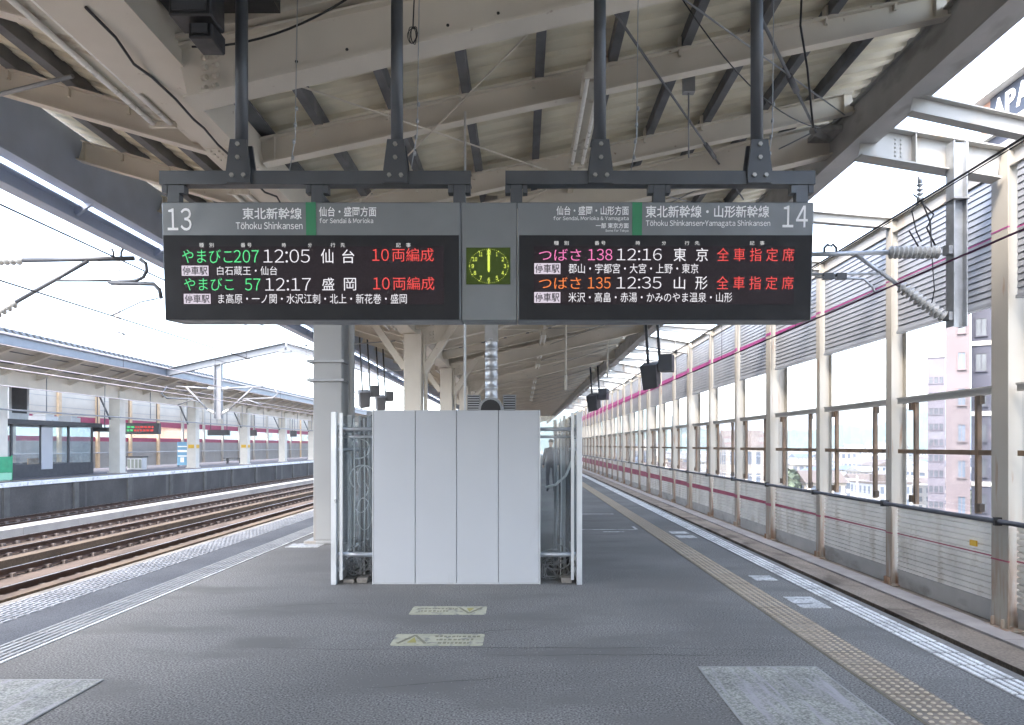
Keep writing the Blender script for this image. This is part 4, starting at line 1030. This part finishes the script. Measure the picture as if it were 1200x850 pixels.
# far wall
fw = (-33.5, 50, -1.7)
fwall = T('far_wall', 'pale far wall with crimson stripes and a glazed band', 'wall', fw)
X = -33.5
def band(nm, z0, z1, m, th=.1, x=X):
    b = MB(fw); b.box(x - th, x, FY0, FY1 + 20, z0, z1); return b.build(nm, m, fwall)
band('lower_panel', -1.72, 1.85, M_fargrey); band('upper_panel', 3.7, 7.2, M_farwall); band('painted_stripe', 1.852, 2.2, M_red); band('painted_stripe', 3.2, 3.698, M_red); band('window_pane', 2.202, 3.198, M_glassp, .02)
b = MB(fw)
for k in range(4): b.box(X, X + .012, FY0, FY1, 4.3 + .75 * k, 4.33 + .75 * k)
b.build('panel_joint', M_pipe, fwall)
b = MB(fw); b.tube([(X + .2, FY0, .95), (X + .2, FY1, .95)], .05, 6); b.build('handrail', M_pipe, fwall)
y = 14.3 - 4.75 * 11
while y < 150:
    b = MB(fw); b.box(X + .02, X + .2, y - .16, y + .16, -1.72, 7.2); b.build('post', M_peach if int(y * 7) % 3 == 0 else M_post, fwall); y += 4.75
# waiting room
wo = (-24.0, 36, 0)
wr = T('waiting_room', 'dark framed glass waiting room on the far platform', 'waiting room', wo)
def wb(nm, m, *q): b = MB(wo); b.box(*q); return b.build(nm, m, wr)
M_wrbase = mat('room_base', (.06, .06, .065), .6, var=.1)
wb('roof', M_dkgrey, -27.3, -23.75, 28, 41.0, 2.55, 2.78); wb('base_wall', M_wrbase, -24.06, -24.0, 28, 40.6, 0, .62); wb('base_wall', M_wrbase, -26.9, -24.07, 40.54, 40.6, 0, .62); wb('base_wall', M_wrbase, -26.96, -26.905, 28, 40.6, 0, .62)
for y in (28.2, 30.3, 32.6, 34.1, 36.2, 38.4, 40.5):
    wb('mullion', M_dkgrey, -24.07, -23.99, y - .06, y + .06, .622, 2.548)
wb('mullion', M_dkgrey, -26.95, -26.86, 40.5, 40.6, .622, 2.548)
for ya, yb in ((28.28, 30.22), (30.38, 32.52), (32.68, 34.02), (34.18, 36.12), (36.28, 38.32), (38.48, 40.42)): wb('glass_pane', M_glass, -24.04, -24.03, ya, yb, .622, 2.548)
wb('door_panel', M_panel, -23.985, -23.95, 36.15, 37.0, .35, 2.45); wb('glass_pane', M_glass, -26.85, -24.1, 40.55, 40.56, .622, 2.548)
for i, (y, w_, lab) in enumerate(((33.2, 1.3, 'grey machine unit on the waiting room roof by the green net'), (37.2, 1.0, 'grey machine unit on the waiting room roof above the white door panel'), (39.2, .8, 'small machine unit at the end of the waiting room roof'))):
    b = MB((-24.5, y, 2.78)); b.box(-25., -24.1, y - w_ / 2, y + w_ / 2, 2.782, 3.05); b.box(-24.9, -24.2, y - w_ / 3, y + w_ / 3, 3.05, 3.14); tag(b.build('roof_unit', M_alu, loc=b.o, bevel=.02), lab, 'machine', 'machine units on the waiting room')
b = MB((-26.2, 37.5, 2.78)); b.box(-27., -25.9, 36.6, 38.1, 2.782, 5.0); b.m = 1; b.box(-25.896, -25.88, 36.8, 37.9, 3.2, 4.8); tag(b.build('air_conditioner', [M_alu, M_dkgrey], loc=b.o), 'tall dark air conditioning cabinet behind the waiting room roof', 'machine')
for ln, y in enumerate((31.5, 35.2, 39.)):
    t = T('waiting_bench', 'wooden bench in the waiting room, %s from the green net' % ORD[ln], 'bench', (-25.8, y, 0), 'benches in the waiting room')
    b = MB(); b.box(-.25, .25, -.8, .8, .4, .46); b.build('seat', M_wood, t); b = MB(); b.box(-.27, -.22, -.8, .8, .5, .85); b.build('backrest', M_wood, t)
    for s in (-.6, .6): b = MB(); b.box(-.2, .2, s - .03, s + .03, 0, .4); b.build('leg', M_dkgrey, t)
# green net fence
t = T('net_fence', 'green netted barrier at the end of the waiting room', 'barrier', (-22.6, 31, 0)); o = t.location
b = MB(o); b.box(-22.62, -22.6, 28.6, 32.1, .35, 1.05); b.build('net', M_netgreen, t)
b = MB(o); b.box(-22.63, -22.59, 28.6, 32.1, .02, .34); b.build('lower_sheet', mat('mint_sheet', (.30, .62, .42), .5, var=.05), t)
b = MB(o); 
for y in (32.13, 28.57): b.tube([(-22.61, y, -.02), (-22.61, y, 1.1)], .03, 6)
b.build('post', M_netgreen, t)
# far departure board and small hanging signs
def hangsign(px0, px1, py0, py1, Yd, lab, face=True, grp='dark hanging signs on the far platform'):
    p, q = at(px0, py1, Yd), at(px1, py0, Yd); t = T('hanging_sign', lab, 'hanging sign', ((p.x + q.x) / 2, Yd, q.z), grp); o = t.location
    b = MB(o); b.box(p.x, q.x, Yd, Yd + .3, p.z, q.z); b.build('housing', M_dkgrey, t)
    for x in (p.x + .2, q.x - .2): b = MB(o); b.tube([(x, Yd + .15, q.z), (x, Yd + .15, fz(x) + .1)], .03, 6); b.build('hanger', M_purlin, t)
    if face:
        rr = random.Random(2)
        for r_ in range(2):
            b = MB(o)
            z = p.z + (q.z - p.z) * (.55 - .3 * r_); x = p.x + .15; h_ = (q.z - p.z) * .18
            while x < q.x - .3: wd = rr.uniform(.08, .2); b.m = 0 if x < p.x + .5 else 1; b.box(x, x + wd, Yd - .012, Yd - .004, z, z + h_); x += wd + .07
            b.build('display_row', [L_green, L_red], t)['kind'] = 'stuff'
hangsign(146, 186, 496, 509, 45.8, 'dark departure board with red and green rows on the far platform')
hangsign(243, 268, 504, 510.5, 57., 'small dark hanging sign past the second far column', False)
hangsign(291, 300, 504, 511, 66., 'tiny dark hanging sign past the third far column', False)
hangsign(340, 347, 505, 512, 78., 'tiny dark hanging sign past the fourth far column', False)
hangsign(108, 125, 501, 506, 41., 'grey hanging lamp box past the waiting room', False)
# bins, poster stand, far bench
t = T('recycling_bins', 'grey bank of recycling bins behind the first far column', 'bins', (-24.4, 46, 0)); o = t.location
b = MB(o); b.box(-24.9, -23.95, 45.7, 46.3, 0, .78); b.build('cabinet', M_alu, t, bevel=.03)
b = MB(o); b.box(-24.95, -23.9, 45.65, 46.35, .785, .86); b.build('lid', M_dkgrey, t)
b = MB(o)
for k in range(4): b.box(-24.86 + .235 * k, -24.70 + .235 * k, 45.68, 45.697, .12, .66)
b.build('opening', mat('bin_front', (.25, .28, .25), .5, var=.1), t)
t = T('poster_stand', 'blue information poster board beside a far platform column', 'poster', (-25, 53.5, 0)); o = t.location
b = MB(o); b.box(-25.45, -24.55, 53.5, 53.56, .08, 1.8); b.build('poster', M_poster, t)
b = MB(o)
for z0, z1 in ((1.05, 1.2), (1.42, 1.5), (.72, .8)): b.box(-25.4, -24.6, 53.485, 53.497, z0, z1)
b.box(-25.2, -24.95, 53.485, 53.497, .3, .65); b.build('picture', M_posterw, t)
b = MB(o); b.box(-25.42, -25.36, 53.4, 53.66, -.02, .078); b.box(-24.64, -24.58, 53.4, 53.66, -.02, .078); b.build('foot', M_dkgrey, t)
t = T('platform_bench', 'small dark bench past the third far column', 'bench', (-24.6, 62., 0)); o = t.location
b = MB(o); b.box(-25.5, -23.8, 61.8, 62.2, .42, .48); b.build('seat', M_dkgrey, t)
for x in (-25.2, -24.1): b = MB(o); b.box(x - .05, x + .05, 61.85, 62.15, -.02, .42); b.build('leg', M_dkgrey, t)

# ------------------------------------------------------------------ hanging monitors of the canopy
def monitor(px_, py_, Yd, lab, yaw, s=1.):
    c = at(px_, py_, Yd); t = T('platform_monitor', lab, 'monitor', c, 'hanging conductor monitors', yaw)
    b = MB(); 
    b.prism([(-.25 * s, -.42 * s), (.22 * s, -.52 * s), (.3 * s, .32 * s), (-.25 * s, .36 * s)], 'x', -.42 * s, .42 * s); h = b.build('hood', M_dkgrey, t); h.rotation_euler = (0, R(-14), R(90))
    b = MB(); b.box(.30 * s, .75 * s, -.3 * s, .3 * s, .05 * s, .62 * s); b.build('side_unit', M_dkgrey, t)
    top = rz(min(4.8, max(-6.4, c.x))) + .2 - c.z
    for x in (-.1, .3): b = MB(); b.bar((x * s, 0, .3 * s), (x * s - .12, 0, top), .09 if s > 1 else .055, .09 if s > 1 else .055, up=(0, 1, 0)); b.build('pole', M_dkgrey, t)
    return t
monitor(763, 438, 25.5, 'big dark conductor monitor hanging from the track 14 canopy edge', R(-20), 1.02)
monitor(696, 470, 46., 'smaller dark conductor monitor further along the track 14 canopy edge', R(-20), 1.2)
monitor(427, 466, 28.6, 'dark conductor monitor hanging just past the grey column', R(20), .75)
monitor(446, 471, 32., 'dark conductor monitor hanging behind the one by the grey column', R(20), .72)

# ------------------------------------------------------------------ person walking away beyond the stair screen
def person(loc, rzz_):
    J = {'pel': (0, 0, .93), 'sp': (0, .0, 1.12), 'ch': (0, .0, 1.33), 'nk': (0, .01, 1.47), 'nk2': (0, .01, 1.53), 'hd': (0, .015, 1.62), 'hd2': (0, .01, 1.70),
         'hl': (-.09, 0, .90), 'kl': (-.1, .10, .5), 'al': (-.1, .04, .09), 'tl': (-.105, .2, .035), 'hr': (.09, 0, .90), 'kr': (.1, .03, .5), 'ar': (.1, -.16, .13), 'tr': (.105, -.03, .035),
         'sl': (-.18, 0, 1.40), 'el': (-.24, -.06, 1.13), 'wl': (-.25, .04, .90), 'fl': (-.25, .07, .80), 'sr': (.18, 0, 1.40), 'er': (.24, .03, 1.13), 'wr': (.25, .14, .91), 'fr': (.25, .17, .82)}
    Rr = {'pel': .15, 'sp': .135, 'ch': .16, 'nk': .06, 'nk2': .055, 'hd': .085, 'hd2': .078, 'hl': .095, 'kl': .065, 'al': .045, 'tl': .035, 'hr': .095, 'kr': .065, 'ar': .045, 'tr': .035,
          'sl': .075, 'el': .052, 'wl': .036, 'fl': .03, 'sr': .075, 'er': .052, 'wr': .036, 'fr': .03}
    E = [('pel', 'sp'), ('sp', 'ch'), ('ch', 'nk'), ('nk', 'nk2'), ('nk2', 'hd'), ('hd', 'hd2'), ('pel', 'hl'), ('hl', 'kl'), ('kl', 'al'), ('al', 'tl'), ('pel', 'hr'), ('hr', 'kr'), ('kr', 'ar'), ('ar', 'tr'),
         ('ch', 'sl'), ('sl', 'el'), ('el', 'wl'), ('wl', 'fl'), ('ch', 'sr'), ('sr', 'er'), ('er', 'wr'), ('wr', 'fr')]
    ks = list(J); me = bpy.data.meshes.new('p'); me.from_pydata([J[k] for k in ks], [(ks.index(a), ks.index(b_)) for a, b_ in E], [])
    ob = bpy.data.objects.new('p', me); COL.objects.link(ob)
    sk = ob.modifiers.new('skin', 'SKIN'); 
    for i_, k in enumerate(ks): me.skin_vertices[0].data[i_].radius = (Rr[k] * (1.15 if k in ('pel', 'sp', 'ch') else 1), Rr[k] * (.8 if k in ('pel', 'sp', 'ch') else 1))
    me.skin_vertices[0].data[0].use_root = True
    ob.modifiers.new('sub', 'SUBSURF').levels = 2
    m = bpy.data.meshes.new_from_object(ob.evaluated_get(bpy.context.evaluated_depsgraph_get())); bpy.data.objects.remove(ob)
    m.materials.clear(); m.materials.append(M_suit); m.materials.append(M_skin); m.materials.append(M_black)
    for p in m.polygons:
        p.use_smooth = True; c = p.center
        p.material_index = 1 if (c.z > 1.5 or (abs(c.x) > .2 and c.z < .89)) else (2 if c.z < .09 else 0)
    t = T('person', 'person in a dark suit walking away beyond the stair screen', 'person', loc, None, rzz_)
    o = bpy.data.objects.new('body', m); COL.objects.link(o); o.parent = t
    b = MB(); 
    for k in range(6):
        pass
    n_, rings = 14, 7; i0 = len(b.v)
    for r_ in range(rings):
        a = R(-10 + 100 * r_ / (rings - 1)); 
        for j in range(n_): q = 6.2832 * j / n_; b.v.append(Vector((.092 * math.cos(a) * math.cos(q), .0 + .105 * math.cos(a) * math.sin(q) - .012, 1.665 + .10 * math.sin(a))))
    for r_ in range(rings - 1):
        for j in range(n_): b._fs([(r_ * n_ + j, r_ * n_ + (j + 1) % n_, (r_ + 1) * n_ + (j + 1) % n_, (r_ + 1) * n_ + j)], i0, True)
    b.build('hair', M_hair, t)
person((.95, 24., 0), R(6))

# ------------------------------------------------------------------ town beyond the wall
def wallmat(name, col, win=(.09, .11, .14), sx_=2.6, sz_=3.0):
    m = mat(name, col, .8, var=.06, scale=.1)
    t = m.node_tree; N, Lk = t.nodes, t.links; bs = N['Principled BSDF']
    tc = N.new('ShaderNodeTexCoord'); br = N.new('ShaderNodeTexBrick'); br.offset = 0; br.inputs['Scale'].default_value = 1
    br.inputs['Brick Width'].default_value = sx_; br.inputs['Row Height'].default_value = sz_; br.inputs['Mortar Size'].default_value = .62; br.inputs['Mortar Smooth'].default_value = 0
    s = N.new('ShaderNodeSeparateXYZ'); Lk.new(tc.outputs['Object'], s.inputs[0]); ad = N.new('ShaderNodeMath'); ad.operation = 'ADD'; Lk.new(s.outputs[0], ad.inputs[0]); Lk.new(s.outputs[1], ad.inputs[1])
    cb = N.new('ShaderNodeCombineXYZ'); Lk.new(ad.outputs[0], cb.inputs[0]); Lk.new(s.outputs[2], cb.inputs[1]); Lk.new(cb.outputs[0], br.inputs['Vector'])
    src = bs.inputs['Base Color'].links[0].from_socket; mx = N.new('ShaderNodeMix'); mx.data_type = 'RGBA'; Lk.new(br.outputs['Fac'], mx.inputs[0]); mx.inputs[6].default_value = (*win, 1); Lk.new(src, mx.inputs[7]); Lk.new(mx.outputs[2], bs.inputs['Base Color'])
    return m
WM = [('white', wallmat('town_white', (0.465, 0.458, 0.435))), ('beige', wallmat('town_beige', (0.375, 0.330, 0.270), sx_=3.4)), ('grey', wallmat('town_grey', (0.285, 0.292, 0.300), sx_=2.2)), ('tan', wallmat('town_tan', (0.300, 0.270, 0.235))), ('cream', wallmat('town_cream', (0.450, 0.413, 0.338), sx_=3.2))]
RM = [('blue', mat('town_roof_blue', (0.090, 0.120, 0.165), .6)), ('brown', mat('town_roof_brown', (0.115, 0.095, 0.085), .7)), ('grey', mat('town_roof_grey', (0.188, 0.188, 0.188), .7)), ('flat', mat('town_roof_flat', (0.315, 0.315, 0.307), .8))]
protoB = {}
def townhouse(wi, ri):
    if (wi, ri) in protoB: return copy_tree(protoB[(wi, ri)])
    t = T('town_building', '', 'building', (0, 0, GZ), 'buildings of the town beyond the louvred wall')
    flat = RM[ri][0] == 'flat' or wi in (2,)
    b = MB(); b.box(-6, 6, -5, 5, 0, 9); b.build('wall', WM[wi][1], t)
    b = MB()
    if flat: b.box(-6.1, 6.1, -5.1, 5.1, 9.0, 9.5); b.box(-2, 1.5, -2, 2, 9.5, 11.2)
    else: b.prism([(-5.7, 9.0), (5.7, 9.0), (0, 11.4)], 'x', -6.5, 6.5)
    b.build('roof', RM[ri][1], t)
    protoB[(wi, ri)] = t; return t
rr = random.Random(21); used = {}
NROW = 0
spots = []
for row, (Yr, cnt) in enumerate(((150, 11), (190, 15), (240, 18), (300, 22), (380, 26), (480, 28), (620, 28))):
    for k in range(cnt):
        f_ = .10 + (.66 - .10) * (k + rr.uniform(.1, .9)) / cnt
        spots.append((row, f_ * Yr * rr.uniform(.97, 1.03), Yr * rr.uniform(.88, 1.12)))
ROWN = ['first row of houses below the viaduct', 'second row back from the viaduct', 'third row back from the viaduct', 'fourth row back from the viaduct', 'fifth row back from the viaduct', 'sixth row back from the viaduct', 'last hazy row before the hills']
cnts = {}
for row, x, y in spots:
    wi, ri = rr.randrange(5), rr.randrange(4); t = townhouse(wi, ri); s = rr.uniform(.6, 1.0); h = rr.uniform(.5, .95) if rr.random() < .85 else rr.uniform(1.2, 1.6)
    t.location = (x, y, GZ); t.scale = (s * rr.uniform(.8, 1.5), s, h); t.rotation_euler = (0, 0, rr.choice((0, R(90), R(12), R(-15))))
    kk = (row, WM[wi][0], RM[ri][0]); cnts[kk] = cnts.get(kk, 0) + 1
    c_ = cnts[kk]
    t['label'] = '%s%s town building with %s roof, %s' % ('' if c_ == 1 else ORD[c_ - 1] + ' ', WM[wi][0], RM[ri][0], ROWN[row])
# trees of the town
M_leaf = mat('foliage', (.075, .10, .06), .8, var=.3, scale=1.); M_bark = mat('bark', (.12, .09, .07), .9)
def town_tree():
    t = T('town_tree', '', 'tree', (0, 0, GZ), 'trees between the town buildings'); b = MB(); b.tube([(0, 0, 0), (.1, 0, 3), (0, .1, 5)], .2, 6, rs=(.28, .2, .1)); b.build('trunk', M_bark, t)
    b = MB(); q = random.Random(4)
    for i in range(420):
        a, u = q.uniform(0, 6.28), q.uniform(-1, 1); r_ = 2.2 * q.uniform(.5, 1.05) * (1 + .25 * math.sin(3 * a)); c = Vector((r_ * math.cos(a) * math.sqrt(1 - u * u), r_ * math.sin(a) * math.sqrt(1 - u * u), 5 + 2.4 * u))
        d1 = Vector((q.uniform(-1, 1), q.uniform(-1, 1), q.uniform(-1, 1))).normalized() * .35; d2 = d1.cross(Vector((q.uniform(-1, 1), q.uniform(-1, 1), q.uniform(-1, 1)))).normalized() * .3
        b.quad([c - d1 - d2, c + d1 - d2, c + d1 + d2, c - d1 + d2])
    b.build('crown', M_leaf, t); return t
tt = town_tree()
for i in range(9):
    t = tt if i == 0 else copy_tree(tt); Yt = rr.uniform(120, 330); f_ = .12 + .5 * (i + rr.random()) / 9; t.location = (f_ * Yt, Yt, GZ); s = rr.uniform(.8, 1.4); t.scale = (s, s, s)
    t['label'] = '%s leafy tree among the town roofs, counted outward from the platform end' % ORD[i]
for i in range(7):
    Yt = rr.uniform(100, 220); f_ = .14 + .5 * (i + rr.random()) / 7; b = MB((f_ * Yt, Yt, GZ)); o = b.o
    b.tube([o, o + Vector((0, 0, rr.uniform(10, 12.5)))], .16, 6); b.box(o.x - 1, o.x + 1, o.y - .06, o.y + .06, o.z + 9.3, o.z + 9.45)
    tag(b.build('utility_pole', M_fascia, loc=o), '%s slim street pole among the town roofs, counted outward from the platform end' % ORD[i], 'pole', 'street poles in the town')
# apartment blocks close to the line
def block(nm, lab, px0, px1, Yb_, depth, z1, m, cols, rows, wz0, wdz, ww, wh, wm, bandm=None, bandz=(), rot=None):
    """apartment block whose front spans the photo columns px0..px1 at distance Yb_, turned so its flank runs along the view"""
    k = Yb_ / F; xc = ((px0 + px1) / 2 - 612) * k; a = math.atan2(xc, Yb_) if rot is None else rot; sc_ = math.cos(a) if rot is None else 1.
    t = T(nm, lab, 'building', (xc, Yb_, GZ), None, -a); w2 = (px1 - px0) * k / 2 * sc_; H = z1 - GZ
    b = MB(); b.box(-w2, w2, 0, depth, 0, H); b.build('wall', m, t)
    b = MB(); b.box(-w2 - .05, w2 + .05, -.2, depth + .2, H, H + .5); b.build('roof', M_fascia, t)
    for r_ in range(rows):
        for c_ in cols:
            x = ((c_ - (px0 + px1) / 2) * k) * sc_; z = wz0 + r_ * wdz - GZ
            b = MB(); b.box(x - ww / 2, x + ww / 2, -.03, -.005, z, z + wh); w_ = b.build('window', wm, t)
            b = MB(); b.box(x - ww / 2 - .1, x + ww / 2 + .1, -.16, -.005, z - .1, z - .002); b.box(x - ww / 2 - .08, x - ww / 2, -.1, -.005, z, z + wh); b.box(x + ww / 2, x + ww / 2 + .08, -.1, -.005, z, z + wh); b.box(x - ww / 2 - .08, x + ww / 2 + .08, -.1, -.005, z + wh, z + wh + .08); b.box(x - .03, x + .03, -.05, -.031, z, z + wh); b.build('frame', m, w_)
    if bandm:
        for z in bandz: b = MB(); b.box(-w2, w2, -.12, -.005, z - GZ, z - GZ + .4); b.build('band', bandm, t)
    return t
M_win = mat('window_dark', (.10, .13, .17), .2, var=.2, scale=.5); M_winl = mat('window_pale', (.07, .08, .095), .2, var=.2, scale=.5)
M_pink = mat('pink_render', (.135, .112, .118), .8, var=.05, scale=.3); M_blg = mat('slate_render', (.055, .058, .08), .8, var=.05, scale=.3); M_lil = mat('lilac_render', (.125, .115, .135), .8, var=.05, scale=.3)
block('apartment_block', 'slate grey apartment block with white bands beyond the louvred wall', 1137.5, 1215, 62, 12, 19.5, M_blg, [1149.5, 1172, 1192], 9, -10.3, 3.05, .75, 1.5, M_winl, M_white, [-8.2, -2.0, 4.1, 10.2])
block('apartment_block', 'pink apartment block with narrow windows next to the slate block', 1108, 1137, 61.5, 12, 20.5, M_pink, [1127], 9, -10.3, 3.05, .5, 1.4, M_win)
block('apartment_tower', 'lilac grey apartment tower with rows of small windows', 1087, 1107.5, 140, 20, 1.55 + 103 * 140 / F, M_lil, [1091, 1097, 1103], 9, -10.5, 3.0, .55, 1.2, M_winl)
# hotel with roof sign
hx = 45.
ht = T('hotel_building', 'slate hotel with wide eave and big white roof letters', 'building', (hx, 60, GZ)); o = ht.location
def hz_(q): return 1.55 + q * hx
b = MB(o); b.box(hx, hx + 20, 40, 72.0, GZ, hz_(.663)); b.box(hx, hx + 20, 40, 69.3, hz_(.663), hz_(.734)); b.build('wall', M_blg, ht)
b = MB(o); b.box(hx - .1, hx + 6, 69.31, 71.0, hz_(.664), hz_(.734)); b.build('corner_tower', mat('salmon_render', (.40, .22, .15), .8, var=.05, scale=.3), ht)
b = MB(o); b.box(hx - 1.2, hx + 20, 40, 70.8, hz_(.735), hz_(.747)); b.build('eave', M_fascia, ht)
b = MB(o); b.box(hx - .35, hx - .01, 40, 69.2, hz_(.664), hz_(.7335)); b.build('sign_band', mat('sign_navy', (.02, .022, .035), .4, var=.05), ht)
for q0, q1 in ((.652, .6635), (.612, .624)):
    b = MB(o); b.box(hx - .45, hx - .005, 40, 72.3, hz_(q0), hz_(q1)); b.build('white_band', M_white, ht)
y_ = 68.7
for k, ch in enumerate('APA'):
    vs_, fs = text_mesh(ch, .03)
    a0 = min(v.x for v in vs_); a1 = max(v.x for v in vs_); c1 = max(v.y for v in vs_)
    b = MB(o); wl = (1.62, 1.35, 1.62)[k]
    b.mesh([(hx - .42, y_ - (v.x - a0) / (a1 - a0) * wl, hz_(.680) + v.y / c1 * 1.95) for v in vs_], fs); y_ -= wl + .12
    lt = b.build('sign_letter', mat('sign_letter_white_%d' % k, (.85, .85, .85), .5, var=0), ht); lt.modifiers.new('s', 'SOLIDIFY').thickness = .15

# peach house glimpsed through the far wall glazing
block('apartment_block', 'peach apartment block glimpsed through the far wall glazing', 150, 232, 100, 14, 9, mat('peach_render', (.40, .24, .16), .8, var=.06, scale=.3), [160, 175, 190, 205, 220], 4, -5, 3., 1.4, 1.3, M_winl)
# hills
b = MB()
q = random.Random(9); n = 90; Yh = 2700
pts = []
for i in range(n + 1):
    x = -1500 + 4600 * i / n; h = 1.25 * (90 + 70 * math.sin(i * .21 + 1) + 35 * math.sin(i * .53) + 14 * math.sin(i * 1.7) + q.uniform(-5, 5)); pts.append((x, max(16, h)))
i0 = len(b.v)
for x, h in pts: b.v += [Vector((x, Yh - 900, GZ - 1)), Vector((x, Yh - 300, GZ + h * .6)), Vector((x, Yh, GZ + h)), Vector((x, Yh + 900, GZ - 1))]
for i in range(n):
    for j in range(3): b._fs([(4 * i + j, 4 * i + 4 + j, 4 * i + 5 + j, 4 * i + 1 + j)], i0, True)
struct(b.build('hills', mat('hill_wood', (.05, .08, .05), .9, var=.35, scale=.006)))

# ------------------------------------------------------------------ haze over the town
M_haze = bpy.data.materials.new('haze'); M_haze.use_nodes = True; N = M_haze.node_tree.nodes; N.remove(N['Principled BSDF'])
pv = N.new('ShaderNodeVolumePrincipled'); pv.inputs['Color'].default_value = (.84, .92, 1, 1); pv.inputs['Density'].default_value = .00016; pv.inputs['Anisotropy'].default_value = .2
M_haze.node_tree.links.new(pv.outputs[0], N['Material Output'].inputs['Volume'])
b = MB(); b.box(-4600, 7600, -2600, 7100, GZ - 2.5, 215.); hz = b.build('haze', M_haze); hz['kind'] = 'stuff'
